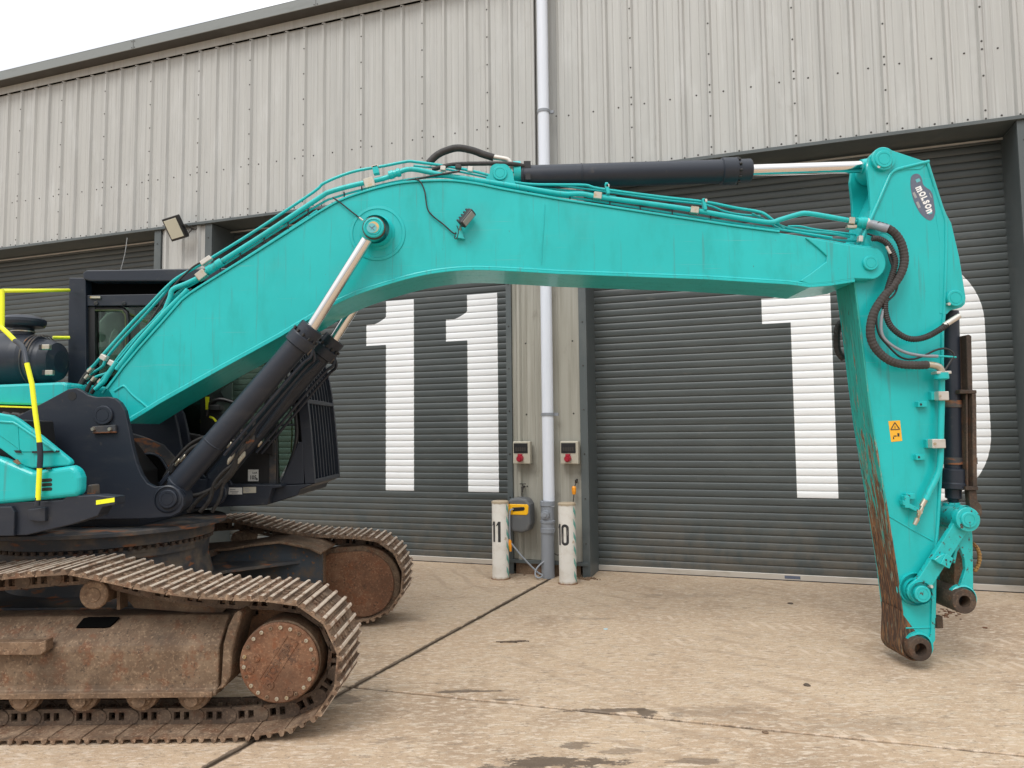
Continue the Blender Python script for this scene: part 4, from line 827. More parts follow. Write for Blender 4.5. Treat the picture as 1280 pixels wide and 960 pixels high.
for k in range(6):
    c = P(181-6.2*k, 432+7.0*k, 5.90); MB().cyl(c, c-V((0, .015, 0)), .012, n=6).obj('bolt', M_ALU, boom)
# work light on the boom
c = P(583.5, 272.5, 5.78); wa = V((.60, .10, .78)).normalized(); wn = V((.62, -.70, -.38)); wn = (wn-wa*wn.dot(wa)).normalized(); wu = wa.cross(wn)
wl = MB().ob(c, .078, .030, .036, wa, wn, wu).obj('work_light', M_BLACK, boom, bev=.012, seg=2)
MB().ob(c+wn*.03, .062, .004, .027, wa, wn, wu).obj('lamp_lens', Mat('dim_lens', (.22, .24, .23), .15, coat=.5).bmp(120, .5, .003).done(), wl, bev=.003)
for k in range(5): MB().ob(c+wa*(-.06+.03*k)-wn*.036, .006, .016, .034, wa, wn, wu).obj('cooling_fin', M_BLACK, wl)
b = MB(); b.tube([P(575.5, 283, 5.80), P(575, 288, 5.84), P(573, 296, 5.85)], .010, 8, 2); b.obj('lamp_bracket', M_ZINC, wl); b = MB(); b.prism(PL([(572, 285), (577, 284), (579.5, 296), (581, 298.5), (570, 296.5)], 5.83), (0, .05, 0)); b.obj('lamp_mount', M_CHIP, wl)
MB().tube(PL([(570, 290), (568, 297), (571, 298), (573, 288), (571, 282)], 5.83), .004, 6, 3).obj('lamp_cable', M_RUB, wl)
# ---- stick (arm)
AN, AF = 5.94, 6.28
core = [(1086, 276), (1100, 246), (1111, 219), (1115, 214), (1121, 211), (1140, 207), (1160, 203), (1171, 238), (1183, 276), (1184, 300), (1182, 392), (1179, 412), (1179, 461), (1179, 560), (1177, 590), (1174, 650), (1170, 700), (1169, 772), (1166, 800), (1162, 806), (1132, 803), (1122, 720), (1109, 637), (1101, 590), (1091, 532), (1084, 480), (1076, 412), (1068, 356), (1072, 310)]
st = MB(); st.prism(PL(core, AN), (0, AF-AN, 0)); stick = st.obj('stick', M_TEAL, ex, bev=.004)
lugp = [(1068, 340), (1074, 310), (1083, 284), (1088, 263), (1087, 240), (1084, 212), (1086, 196), (1095, 187), (1105, 184), (1117, 189), (1152, 200.6), (1162, 202), (1150, 212), (1122, 213), (1113, 220), (1086, 280), (1090, 340)]
for y in (AN-.006, AF-.03): MB().prism([V((p.x, y, p.z)) for p in PL(lugp, AN)], (0, .036, 0)).obj('stick_lug', M_TEAL, stick, bev=.004)
rl = [(1171, 238), (1183, 268), (1189, 279), (1199, 322), (1207, 372), (1206, 380), (1202, 384), (1196, 386), (1188, 388), (1183, 393), (1174, 392), (1174, 300), (1164, 232)]
for y in (AN-.004, AF-.03): MB().prism([V((p.x, y, p.z)) for p in PL(rl, AN)], (0, .036, 0)).obj('stick_lug', M_TEAL, stick, bev=.004)
b = MB(); b.tube(PL([(1068, 338), (1080, 292), (1098, 252), (1112, 219), (1116, 214.5), (1122, 211.5), (1140, 207), (1161, 202)], AN-.006), .015, 8, 1); b.obj('weld_ridge', M_TEAL, stick)
b = MB(); b.tube(PL([(1159, 203), (1165, 222), (1182, 275), (1182.5, 310), (1180, 392), (1178, 412), (1177.5, 461), (1177.5, 560), (1175.5, 590), (1172.5, 650), (1168.5, 700), (1167.5, 772)], AN-.002), .014, 8, 1); b.obj('weld_ridge', M_TEAL, stick)
TC = P(1151, 812, 5.84)
b = MB(); b.strip(PL([(1068, 352), (1076, 412), (1084, 480), (1091, 532), (1101, 590), (1109, 637), (1122, 720), (1128, 765)], AN) + [V((TC.x+.103*math.cos(R(a)), AN, TC.z+.103*math.sin(R(a)))) for a in range(175, 285, 12)], -.014, AN-.016, AF-.04)
# back plate: the scraped face towards the boom
b.obj('back_plate', M_WORN, stick, bev=.003)
b = MB(); b.prism([V((p.x, AN-.003, p.z)) for p in PL([(1150, 797), (1124, 762)], AN)]+[V((TC.x+.104*math.cos(R(a)), AN-.003, TC.z+.104*math.sin(R(a)))) for a in range(175, 300, 12)], (0, AF-AN-.05, 0)); b.obj('tip_wear_plate', M_WORN, stick)
b = MB(); b.tube(PL([(1111, 645), (1140, 662), (1166, 676)], AN-.0), .007, 6, 1); b.tube(PL([(1132, 785), (1166, 784)], AN), .007, 6, 1); b.obj('weld_ridge', M_TEAL, stick)
b = MB(); b.prism(PL([(1166, 700), (1169, 700), (1169, 800), (1166, 805), (1160, 805), (1164, 790)], AN-.015), (0, .02, 0)); b.obj('edge_strip', M_CHIP, stick)
def boss(px, py, Y0, Y1, r, hole, name, mat, parent=None):
    c = P(px, py, Y0); Ln = Y1-Y0
    MB().lathe([(hole, .03*0+.12), (hole, 0), (r*.96, 0), (r, .006), (r, Ln), (hole, Ln), (hole, Ln-.1)], c, (0, 1, 0), 32).obj(name, mat, parent or ex)
    MB().cyl(c+V((0, .11, 0)), c+V((0, .112, 0)), hole, n=20).obj('bore', M_BLACK, parent or ex)
boss(1151, 812, 5.84, 6.19, .094, .05, 'tip_boss', M_RUSTD, stick)
MB().lathe([(.095, 0), (.112, .004), (.112, .04)], P(1150, 808, 5.90), (0, 1, 0), 32).obj('tip_collar', M_TEAL, stick)
MB().lathe([(0, .0), (.095, 0), (.1, .004), (.1, .05)], P(1105, 198, AN-.04), (0, 1, 0), 28).obj('lug_collar', M_TEAL, stick)
pin(1105.5, 198.5, AN-.052, .075, .03, 'stick_top_pin'); pin(1195, 372.5, AN-.045, .07, .04, 'bucket_cylinder_pin')
for p_ in ((1098, 209), (1185.5, 380)):
    c = P(*p_, AN-.02); MB().cyl(c+V((0, .02, 0)), c-V((.008, .025, .004)), .013, n=8).obj('grease_nipple', M_ALU, ex)
# dealer badge
def ell(cx, cy, a, b_, ang, n=32, bump=None):
    out = []
    for k in range(n):
        t = 2*math.pi*k/n; u, v = a*math.cos(t), b_*math.sin(t)
        if bump: u, v = bump(t, u, v)
        out.append((cx+u*math.cos(ang)-v*math.sin(ang), cy+u*math.sin(ang)+v*math.cos(ang)))
    return out
ang = R(72)
badge = [(1138.5, 222), (1141, 218.5), (1146, 217), (1150, 219), (1152.5, 224), (1154, 230.5), (1158, 234.5), (1163, 238), (1166.5, 245), (1168.7, 256), (1168.8, 266), (1166.5, 273), (1162.5, 275.6), (1157, 273), (1150, 266), (1143, 253), (1139.3, 240), (1138, 229)]
MB().prism(PL(sm(badge+[badge[0]], 3)[:-1], AN-.0015), (0, .001, 0)).obj('dealer_badge', M_BADGE, stick)
ad = V((math.cos(R(-68)), 0, math.sin(R(-68)))); au = V((-ad.z, 0, ad.x))
q = MB(); lx = -.108
for ch, sz, adv in (('m', .098, .058), ('O', .072, .042), ('L', .072, .036), ('S', .072, .038), ('O', .072, .042), ('n', .098, .04)):
    vs, fs = text_mesh(ch, sz, P(1154.5, 246.5, AN-.0025)+ad*(lx+adv/2), ad, au, .0008, .0040, xs=.62 if ch in 'mO' else .72); q.add(vs, fs); lx += adv
q.obj('badge_lettering', M_WHITE, stick)
q = MB()
for (px, py) in ((1147.5, 225.5), (1162.5, 265.5)): q.ob(P(px, py, AN-.0022), .014, .0005, .018, ad, None, au)
q.obj('badge_mark', M_LTEAL, stick); q = MB()
q.ob(P(1150, 246, AN-.0022), .075, .0005, .0035, ad, None, au); q.ob(P(1143.5, 244, AN-.0022), .026, .0005, .011, ad, None, au); q.ob(P(1148, 256, AN-.0022), .028, .0005, .011, ad, None, au); q.ob(P(1163, 244, AN-.0022), .022, .0005, .004, ad, None, au)
q.obj('badge_small_print', M_GREYP, stick)
# warning sticker
wsx = [(1110.5, 526.5), (1125, 525.5), (1127.8, 551), (1114, 552.5)]
MB().prism(PL(wsx, AN-.002), (0, .0015, 0)).obj('warning_sticker', M_ORYEL, stick)
q = MB()
for a, b2 in (((1113.5, 537), (1118.5, 528)), ((1118.5, 528), (1124.5, 536.5)), ((1124.5, 536.5), (1113.5, 537))): q.tube([P(*a, AN-.003), P(*b2, AN-.003)], .004, 4, 1)
q.ob(P(1118.8, 534, AN-.003), .0025, .001, .010); q.ob(P(1123, 543.5, AN-.003), .008, .001, .014); q.ob(P(1119, 545, AN-.003), .012, .001, .004); q.ob(P(1117, 547.5, AN-.003), .004, .001, .010)
q.obj('sticker_print', M_PRINT, stick)
# hoses over the stick
def hose(px, r, mat=None, name='hydraulic_hose', corr=.0, **k): return MB().tube([P(p[0], p[1], p[2] if len(p) > 2 else 5.83) for p in px], r, 12 if r > .015 else 8, 6, corr=corr, **k).obj(name, mat or M_RUB, ex)
hose([(1083, 280.5, 5.92), (1092, 281, 5.9), (1100, 282.5, 5.86), (1114, 288), (1125, 301), (1130, 318), (1129.5, 332), (1124, 346), (1114, 360), (1103, 373), (1093, 389), (1088.5, 405), (1088.5, 421), (1095, 436), (1109, 449), (1125, 455), (1145, 456.5), (1160, 456)], .034, M_SLEEVE, corr=.045, step=.014)
hose([(1083, 280.5, 5.915), (1092, 281, 5.895), (1102, 284, 5.85), (1110, 286.5)], .037, M_GPIPE, 'hose_end')
hose([(1150, 456.5), (1162, 456), (1172, 458), (1176, 462), (1177, 468)], .028, M_ZINC, 'hose_elbow')
hose([(1090, 298), (1100, 299), (1110, 306), (1118, 322), (1118, 334), (1113, 350), (1108, 368), (1106.5, 388), (1113, 407), (1128, 420), (1142, 424), (1158, 421), (1174, 412.5), (1184, 405)], .024, M_RUB, corr=.10, step=.009)
hose([(1180, 407), (1190, 400.5), (1199, 395)], .023, M_ALU, 'hose_end'); 
hose([(1106, 381), (1102, 397), (1102, 416), (1110, 428), (1129, 439.5), (1151, 444.5), (1172, 445.3)], .013, M_GPIPE)
hose([(1172, 445.2), (1182, 445.5), (1195, 446.5)], .008, M_TEAL, 'hose_end')
hose([(1123, 352), (1118, 368), (1101, 384), (1095.5, 399), (1099, 418), (1110, 432), (1125, 446), (1140, 449), (1155, 444.5), (1170, 437.5), (1183, 436), (1192, 443), (1188, 452), (1181, 463)], .0085, M_BLACK)
hose([(1110, 311), (1112, 322), (1116, 333)], .010, M_BLACK); hose([(1084, 292, 5.9), (1095, 296, 5.88), (1105, 300), (1110, 306), (1113, 312)], .008, M_BLACK); hose([(1100, 291, 5.86), (1108, 292), (1115, 297)], .006, M_TEAL, 'hose_end')
MB().cyl(P(1108, 308, 5.82), P(1113, 317, 5.82), .013, n=8).obj('hose_nut', M_ALU, ex)
hose([(1056, 400, 6.4), (1048, 408, 6.4), (1046, 425, 6.4), (1048, 440, 6.4), (1056, 450, 6.4)], .03, M_RUB, corr=.04, step=.016)
# pipe down the stick
MB().lathe([(.056, 0), (.056, .05), (.045, .055), (.03, .06)], P(1176.5, 466, 5.85), (0, 0, -1), 18).obj('pipe_flange', M_TEAL, stick)
MB().ob(P(1176.5, 466, 5.85), .06, .045, .012).obj('flange_clamp', M_ALU, stick, bev=.004)
hose([(1177, 470, 5.86), (1177, 500, 5.88), (1176, 540, 5.88), (1175, 580, 5.88), (1170, 598, 5.88), (1163, 612, 5.88), (1157, 625, 5.88)], .025, M_TEAL, 'stick_pipe')
for px, py, w in ((1177, 495, .085), (1171, 554.5, .11)):
    MB().ob(P(px, py, 5.86), w/2, .035, .037).obj('pipe_clamp', M_ALU, stick, bev=.005); MB().cyl(P(px-2, py, 5.825), P(px-2, py, 5.815), .012, n=6).obj('bolt', M_ZINC, stick)
    MB().ob(P(px-9, py, 5.92), .04, .03, .035).obj('clamp_block', M_TEAL, stick, bev=.004)
for px, py in ((1151, 505.5), (1148.5, 571.5), (1136, 620)):
    MB().ob(P(px, py, 5.925), .037, .03, .024).obj('mount_block', M_TEAL, stick, bev=.004); MB().cyl(P(px, py, 5.894), P(px, py, 5.892), .010, n=12).obj('bolt_hole', M_BLACK, stick)
va = V((math.cos(R(62)), 0, math.sin(R(62))))
MB().cyl(P(1152, 633, 5.88), P(1158, 622, 5.88), .022, n=10).obj('valve_nut', M_ZINC, stick); 
b = MB(); b.ob(P(1150, 640, 5.87), .055, .035, .028, va); b.cyl(P(1150, 640, 5.83), P(1150, 640, 5.82), .02, n=8); b.obj('shut_off_valve', M_ZINC, stick, bev=.006)
MB().cyl(P(1147, 648, 5.87), P(1143, 656, 5.87), .020, .016, 10).obj('valve_nut', M_ZINC, stick)
b = MB(); b.ob(P(1137, 633, 5.90), .075, .03, .02, (math.cos(R(-28)), 0, math.sin(R(-28)))); b.ob(P(1132, 627, 5.9), .02, .03, .05); b.obj('valve_bracket', M_CHIP, stick, bev=.004)
# ---- bucket cylinder, guard and linkage
bc0, bc1 = P(1187.5, 392, 6.11), P(1191.5, 592, 6.11); d = (bc1-bc0).normalized()
b = MB(); b.lathe([(0, -.02), (.066, -.02), (.069, 0), (.069, (bc1-bc0).length)], bc0, d, 28); bcy = b.obj('bucket_cylinder', M_DARK, ex)
b = MB(); b.lathe([(.069, -.02), (.098, -.012), (.1, .0), (.1, .10), (.108, .11), (.108, .15), (.098, .155), (.064, .16), (.064, .235), (.05, .24), (.04, .27)], P(1191.3, 588, 6.11), d, 28); b.obj('gland', M_DARK, bcy)
for y, w in ((505, .105), (576, .11)):
    c = P(1190+ (y-505)*.02, y, 6.11); b = MB(); b.lathe([(.074, -.03), (.076, -.03), (.076, .03), (.074, .03)], c, d, 24); b.ob(c+V((.12, -.03, 0)), .05, .03, .028); b.obj('guard_band', M_DUSTY, bcy)
b = MB(); b.pp([(1198, 421), (1209, 420), (1209, 490), (1199, 490)], 6.08, 6.1); b.pp([(1208, 419), (1211, 418), (1214.5, 420), (1216, 490), (1210, 490)], 6.0, 6.2); b.obj('cylinder_guard', M_RUSTD, ex, bev=.004)
b = MB(); b.pp([(1200, 487), (1221, 487.5), (1221, 492), (1200, 492)], 5.98, 6.2); b.pp([(1207.5, 492), (1210, 492), (1211, 608), (1208.5, 608)], 6.0, 6.2); b.pp([(1211.5, 492), (1214, 492), (1215, 608), (1212.5, 608)], 6.02, 6.2); b.pp([(1215.5, 492), (1220.5, 492), (1221.8, 608), (1216.5, 608)], 5.98, 6.2); b.pp([(1207, 608), (1223, 608), (1223, 613), (1207, 613)], 5.98, 6.2)
b.pp([(1211, 613), (1221, 613), (1222, 626), (1227, 632), (1228, 642), (1222, 652), (1216, 652), (1213, 640)], 6.0, 6.06); b.obj('cylinder_guard', M_RUSTD, ex, bev=.004)
MB().cyl(P(1222, 641, 5.99), P(1222, 641, 5.97), .03, .02, 14).obj('guard_pin', M_RUSTD, ex)
b = MB(); b.cyl(P(1189, 628, 6.11), P(1191, 650, 6.11), .065, .09, 24); b.cyl(P(1205, 649, 5.99), P(1205, 649, 5.99)+V((0, .24, 0)), .10, n=28); b.obj('bucket_rod_eye', M_CHIP, ex)
def link(p0, p1, Y, w, r0_, r1_, th=.05, name='link', mat=None):
    A, B = P(*p0, Y), P(*p1, Y); d = (B-A).normalized(); n_ = V((-d.z, 0, d.x)); b = MB()
    pts = []
    a0 = math.atan2(n_.z, n_.x)
    for k in range(9): a = a0+math.pi*k/8; pts.append(A+V((math.cos(a), 0, math.sin(a)))*r0_)
    pts += [A-n_*w/2+d*r0_*1.1, B-n_*w/2-d*r1_*1.1]
    for k in range(9): a = a0+math.pi+math.pi*k/8; pts.append(B+V((math.cos(a), 0, math.sin(a)))*r1_)
    pts += [B+n_*w/2-d*r1_*1.1, A+n_*w/2+d*r0_*1.1]
    return b.prism(pts, (0, th, 0)).obj(name, mat or M_CHIP, ex, bev=.006, seg=2)
link((1149, 740), (1208, 648), 5.86, .125, .095, .085)
A = P(1149, 740, 5.86); B = P(1208, 648, 5.86)
l2 = link((1156, 730), (1208, 648), 5.86, .10, .05, .085); l2.location.y += .46
b = MB(); b.lathe([(.13, 0), (.13, .03), (.135, .05)], P(1145, 737, 5.905), (0, 1, 0), 30); b.lathe([(.1, -.0), (.1, .06)], P(1147, 739, 5.88), (0, 1, 0), 30); b.obj('link_boss', M_TEAL, stick)
pin(1154, 743, 5.815, .066, .05, 'idler_link_pin', M_CHIP); b = MB(); b.lathe([(.09, 0), (.09, .05)], P(1152, 741.5, 5.83), (0, 1, 0), 28); b.obj('link_collar', M_CHIP, ex)
pin(1212, 650, 5.80, .064, .05, 'bucket_link_pin', M_CHIP); b = MB(); b.lathe([(.0, 0), (.094, 0), (.098, .004), (.098, .06)], P(1210.5, 649.5, 5.815), (0, 1, 0), 28); b.obj('link_collar', M_CHIP, ex)
b = MB(); b.lathe([(.1, 0), (.105, .01), (.105, .42)], P(1207, 648, 5.92), (0, 1, 0), 28); b.obj('link_tube', M_CHIP, ex)
for p_ in ((1201, 657), (1161, 733)):
    c = P(*p_, 5.85); MB().cyl(c, c-V((-.008, .03, -.005)), .014, n=8).obj('grease_nipple', M_ALU, ex)
b = MB(); b.pp([(1183, 692), (1192, 698), (1187, 711), (1176, 705)], 5.80, 5.84); b.pp([(1168, 700), (1176, 694), (1183, 692), (1176, 706)], 5.81, 5.86); lb = b.obj('link_bracket', M_CHIP, ex, bev=.003)
for x, y in ((1182.5, 700), (1188, 702)): MB().cyl(P(x, y, 5.799), P(x, y, 5.797), .008, n=10).obj('bolt_hole', M_BLACK, ex)
pl = [(1202, 658), (1214, 655), (1216, 670), (1217, 744), (1208, 742), (1196, 746), (1202, 728), (1207, 712), (1206, 700), (1200, 684), (1197, 690), (1194, 705), (1191, 700), (1196, 676)]
for Y in (5.91, 6.24): MB().prism([V((p.x, Y, p.z)) for p in PL(pl, 5.91)], (0, .04, 0)).obj('bucket_link', M_CHIP, ex, bev=.004)
b = MB(); b.pp([(1193, 690), (1210, 690), (1211, 745), (1193, 745)], 6.0, 6.2); b.obj('bucket_link_web', M_RUST, ex)
boss(1206, 752, 5.83, 6.36, .098, .048, 'bucket_link_boss', M_RUSTD)
MB().lathe([(.100, 0), (.112, .01), (.112, .05)], P(1205, 749, 5.88), (0, 1, 0), 28).obj('link_collar', M_CHIP, ex)
b = MB(); b.tube(PL([(1216, 679), (1222, 686), (1224.5, 697), (1222, 708), (1217, 715)], 6.1), .016, 7, 4, corr=.12, step=.012); b.obj('frayed_strap', Mat('ochre_rust', (.30, .17, .05), .85).blot((.12, .05, .02), 40, .5, .6, .9).done(), ex)
MB().ob(P(1172, 777, 6.1), .03, .03, .05).obj('stop_block', M_RUSTD, stick, bev=.005)
# ---- upper structure, near side
sf = plate([(-90, 634), (78, 625), (84, 620), (121, 619), (144, 621), (144, 631), (128, 634), (122, 645), (92, 655), (33, 669), (-90, 672)], 4.86, 4.99, 'side_frame', M_DARK, .006)
plate([(-90, 635), (14, 633), (18, 640), (17, 670), (-90, 671)], 4.83, 4.87, 'side_frame_step', M_DARK, .006); plate([(34, 637), (56, 634), (56, 652), (46, 652), (42, 651), (36, 651)], 4.83, 4.87, 'rail_bracket', M_DARK, .006)
plate([(120, 625.5), (143, 622), (143, 627.5), (120, 631)], 4.857, 4.86, 'yellow_sticker', M_YEL, 0)
cv = plate([(-90, 552), (0, 572), (30, 585), (40, 589), (88, 582), (96, 586), (100, 597), (100, 616), (94, 621), (0, 630.5), (-90, 634)], 4.84, 4.94, 'side_cover', M_TEAL, .035, 4)
ld = plate([(-90, 500), (0, 517), (13, 519), (22, 524), (50, 545), (86, 574), (89, 578), (87, 582), (40, 585.5), (30, 583), (0, 561), (-90, 530)], 4.88, 4.93, 'cover_lid', M_TEAL, .025, 3)
plate([(-90, 512), (0, 527), (17, 528), (22, 531), (68, 563), (60, 565), (28, 565), (0, 545), (-90, 520)], 4.873, 4.882, 'lid_panel', teal('lid_panel_teal'), .004, 1)  # panel in the same teal as the lid around it
b = MB(); b.tube(PL([(-60, 517), (0, 527), (17, 528), (22, 531), (70, 564)], 4.872), .009, 6, 1); b.tube(PL([(22, 531), (24, 565)], 4.872), .004, 6, 1); b.obj('lid_rib', M_TEAL, ld)
for k in range(3): plate([(52, 598.5+5.6*k), (63.5, 597.8+5.6*k), (65, 599.5+5.6*k), (64, 602+5.6*k), (52, 602.8+5.6*k)], 4.836, 4.842, 'vent_slot', M_BLACK, .002, 1, cv)
plate([(40, 564), (74, 563), (74, 565.3), (40, 566.5)], 4.868, 4.874, 'grille_slot', M_BLACK, 0, 1, ld)
plate([(17, 563), (24, 563), (27, 566), (20, 566)], 4.868, 4.874, 'latch', M_BLACK, 0, 1, ld); plate([(15, 577), (20, 574), (25, 580), (22, 581)], 4.83, 4.85, 'hinge', M_RUST, .003, 1, cv); plate([(57, 584.5), (63, 584), (63, 587), (57, 587.5)], 4.83, 4.85, 'hinge', M_BLACK, .002, 1, cv)
plate([(-90, 484), (-10, 481), (78, 477.5), (84, 480), (84, 508), (-90, 503)], 5.75, 7.2, 'engine_hood', M_TEAL, .02); plate([(-90, 504), (44, 508.5), (44, 510.5), (-90, 506)], 5.70, 5.76, 'hood_stripe', M_YEL, .002)
plate([(-90, 505), (90, 507), (160, 590), (160, 650), (-90, 650)], 5.9, 7.0, 'machinery', M_BLACK, .01)
b = MB()
for k in range(6): b.tube([P(-20+12*k, 515+k, 5.7), P(-10+12*k, 520, 5.7), P(0+10*k, 530, 5.7)], .02, 7, 3)
b.obj('engine_hose', M_RUB, ex)
plate([(-90, 520), (10, 525), (20, 620), (20, 665), (-90, 668)], 5.0, 5.5, 'inner_frame', M_BLACK, .01)
plate([(107, 622), (109, 606), (115, 606), (116, 619)], 5.2, 5.3, 'deck_post', M_DUSTY, .01)
# air cleaner
c0 = P(-60, 450, 6.35); c1 = P(40, 450, 6.35)
b = MB(); Lx = (c1-c0).length; b.lathe([(0, 0), (.22, 0), (.24, .05), (.24, Lx-.06), (.235, Lx), (.21, Lx+.06), (.19, Lx+.08)], c0, (c1-c0), 40); ac = b.obj('air_cleaner', M_DARK, ex)
b = MB(); b.lathe([(.2, 0), (.225, .01), (.225, .04), (.205, .05), (.198, .12), (.17, .19), (.1, .22), (0, .23)], P(46, 452, 6.35), (1, 0, -.02), 36); b.obj('air_cleaner_end', M_DARK, ac)
for x in (48, 53, 57): MB().lathe([(.232, 0), (.236, .006), (.232, .012)], P(x-3, 451, 6.35), (1, 0, -.02), 36).obj('band', M_DUSTY, ac)
for px, py in ((58, 434), (62, 466)):
    c = P(px, py, 6.13); MB().ob(c, .035, .02, .022).obj('clip', M_ZINC, ac, bev=.005); MB().ob(c-V((.04, 0, 0)), .014, .022, .022).obj('clip', M_BLACK, ac, bev=.003)
c = P(29, 417, 6.35)
b = MB(); b.lathe([(.085, -.03), (.085, .045), (.16, .06), (.17, .075), (.178, .10), (.176, .125), (.14, .15), (.09, .162), (0, .165)], c, (0, 0, 1), 40); b.obj('rain_cap', M_DARK, ac)
MB().lathe([(.09, .01), (.094, .012), (.094, .02), (.09, .022)], c, (0, 0, 1), 30).obj('band', M_ZINC, ac)
# hand rails
def rail(px, name, mat, r=.017, sm_=3, Y=5.0): return MB().tube([P(p[0], p[1], p[2] if len(p) > 2 else Y) for p in px], r, 10, sm_).obj(name, mat, ex)
hr_ = M_YEL
rail([(46.5, 632, 4.80), (47, 627, 4.80), (47.5, 622, 4.80)], 'rail_foot', M_DARK, .016); rail([(47.5, 625, 4.80), (48.5, 604, 4.80), (49.5, 584, 4.80)], 'hand_rail', hr_, .016); rail([(49.5, 585, 4.80), (50.5, 570, 4.80), (49.3, 553, 4.80)], 'rail_sleeve', M_DARK, .018); rail([(49.4, 554, 4.80), (44, 515, 4.80), (40, 480, 4.80), (33.5, 454, 4.80)], 'hand_rail', hr_, .016, 1)
rail([(33.6, 455, 4.80), (31, 440, 4.85), (27, 432, 4.9), (19, 426, 4.95)], 'rail_sleeve', M_DARK, .0175, 5); rail([(20, 427), (8, 415), (0, 408), (-20, 392)], 'hand_rail', hr_, .017, 1)
rail([(2, 411, 5.02), (2.5, 400, 5.02), (2.5, 370, 5.02), (2, 362, 5.02)], 'hand_rail', hr_, .017, 1); rail([(-40, 364.5, 5.1), (2, 363.5, 5.1), (86, 362.8, 6.7)], 'hand_rail', hr_, .0155, 1, 6.4)
rail([(66, 422, 6.6), (87, 422, 6.7)], 'hand_rail', hr_, .016, 1)
# ---- cab
CN, CF = 6.75, 7.72
cab = plate([(86, 347), (104.5, 347), (107, 350), (108, 500), (84, 500)], CN, CN+.16, 'cab', M_DARK, .008)
plate([(86, 347), (104.5, 347), (107, 350), (108, 500), (84, 500)], CN+.8, CN+.96, 'rear_post', M_DARK, .008, 2, cab)
plate([(103, 341), (108, 337.5), (395, 333), (398, 345), (385, 351.5), (113, 351.5), (104, 349)], CN-.03, CF+.05, 'roof', M_DARK, .012, 2, cab)
plate([(112, 351.6), (395, 346), (395, 366), (112, 370)], CN+.1, CF, 'under_roof_shade', M_SHADE, .004, 1, cab)  # black slab added to paint in the dark under the cab roof
plate([(108, 369), (330, 365), (334, 380), (108, 382.5)], CN+.02, CN+.09, 'door_header', M_DARK, .006, 2, cab)
for x in (120, 155, 195): MB().cyl(P(x, 379, CN+.02), P(x, 379, CN)-V((0, .0, 0)), .02, .015, 8).obj('bolt', M_DUSTY, cab)
plate([(112, 370), (125, 370), (125, 373), (112, 373)], CN, CN+.03, 'hinge', M_ZINC, .003, 1, cab)
plate([(108, 383), (118.5, 383), (118.5, 480), (108, 480)], CN+.04, CN+.12, 'door_post', M_BLACK, .006, 2, cab)
def frame(px, w, y0, y1, name, mat): return MB().tube([P(a, b_, (y0+y1)/2) for a, b_ in px], w, 8, 4).obj(name, mat, cab)
frame([(119, 386), (150, 386), (156, 389), (159, 396), (160, 440), (160, 520)], .022, CN+.05, CN+.09, 'window_frame', M_BLACK); frame([(119, 388), (150, 388), (154, 391), (157, 398), (157.5, 440)], .008, CN+.04, CN+.06, 'window_seal', Mat('green_rubber_seal', (.05, .07, .02), .5).done())
MB().pp([(118, 384), (250, 384), (250, 560), (118, 560)], CN+.07, CN+.078).obj('side_window', M_GLASS, cab)
MB().pp([(118, 384), (330, 384), (330, 560), (118, 560)], CF-.03, CF-.024).obj('far_window', M_GLASS, cab)
plate([(196, 375), (204, 375), (214, 560), (204, 560)], CN+.04, CN+.12, 'window_pillar', M_BLACK, .006, 2, cab)
for x in (118, 160, 330): plate([(x, 350), (x+9, 350), (x+9, 560), (x, 560)], CF-.08, CF, 'far_pillar', M_BLACK, .006, 2, cab)
plate([(118, 366), (345, 362), (345, 376), (118, 380)], CF-.06, CF, 'far_header', M_BLACK, .006, 2, cab)
reflect_tone = Mat('pale_reflection_tone', (.30, .36, .33), .6).blot((.2, .25, .23), 4, .4, .7, .6).done()
plate([(121, 500), (119, 420), (122, 402), (132, 391), (144, 388), (152, 392), (154, 405), (152, 430), (156, 500)], 7.1, 7.45, 'window_reflection_slab', reflect_tone, .03, 3, cab)  # pale slab added to stand for a reflection in the cab window
plate([(135, 425), (139, 414), (144, 409), (148, 416), (152, 432), (152, 460), (135, 460)], 7.06, 7.1, 'bright_reflection_slab', Mat('bright_reflection_tone', (.62, .68, .66), .4).done(), .02, 3, cab)  # whiter slab, brighter part of the same painted window reflection
plate([(118, 470), (250, 470), (300, 556), (300, 606), (118, 606)], 7.0, 7.5, 'seat_base', M_BLACK, .02, 2, cab)
# lower body, sill, glass to the front
plate([(118, 505), (200, 505), (228, 540), (282, 550), (346, 553), (348, 606), (118, 606)], CN, CN+.06, 'door_panel', M_BLACK, .01, 2, cab)
plate([(200, 606), (352, 606), (352, 609), (340, 611), (334, 631), (268, 634), (200, 640)], CN-.16, CF, 'cab_floor', M_DARK, .006, 2, cab)
plate([(334, 608), (392, 605), (375, 612), (372, 619), (334, 631)], CN-.05, CF, 'floor_nose', M_DARK, .006, 2, cab)
plate([(348, 607), (365, 572), (371, 556), (375, 552), (379, 554), (380, 605)], CN-.02, CN+.05, 'gusset', M_DARK, .008, 2, cab)
MB().pp([(336, 488), (352, 470), (366, 500), (370, 545), (362, 575), (348, 600), (338, 600)], CN+.02, CN+.028).obj('front_quarter_window', M_GLASS, cab)
frame([(350, 455), (364, 490), (371, 530), (369, 560), (355, 600)], .022, CN+.0, CN+.04, 'front_pillar', M_BLACK); frame([(338, 532), (371, 531)], .009, CN, CN+.03, 'window_bar', M_DARK)
frame([(356, 488), (362, 505), (365, 535), (364, 565)], .007, CN+.02, CN+.04, 'window_seal', Mat('olive_seal', (.10, .12, .03), .5).done())
plate([(338, 480), (345, 480), (347, 600), (340, 600)], CN+.0, CN+.06, 'window_post', M_BLACK, .006, 1, cab)
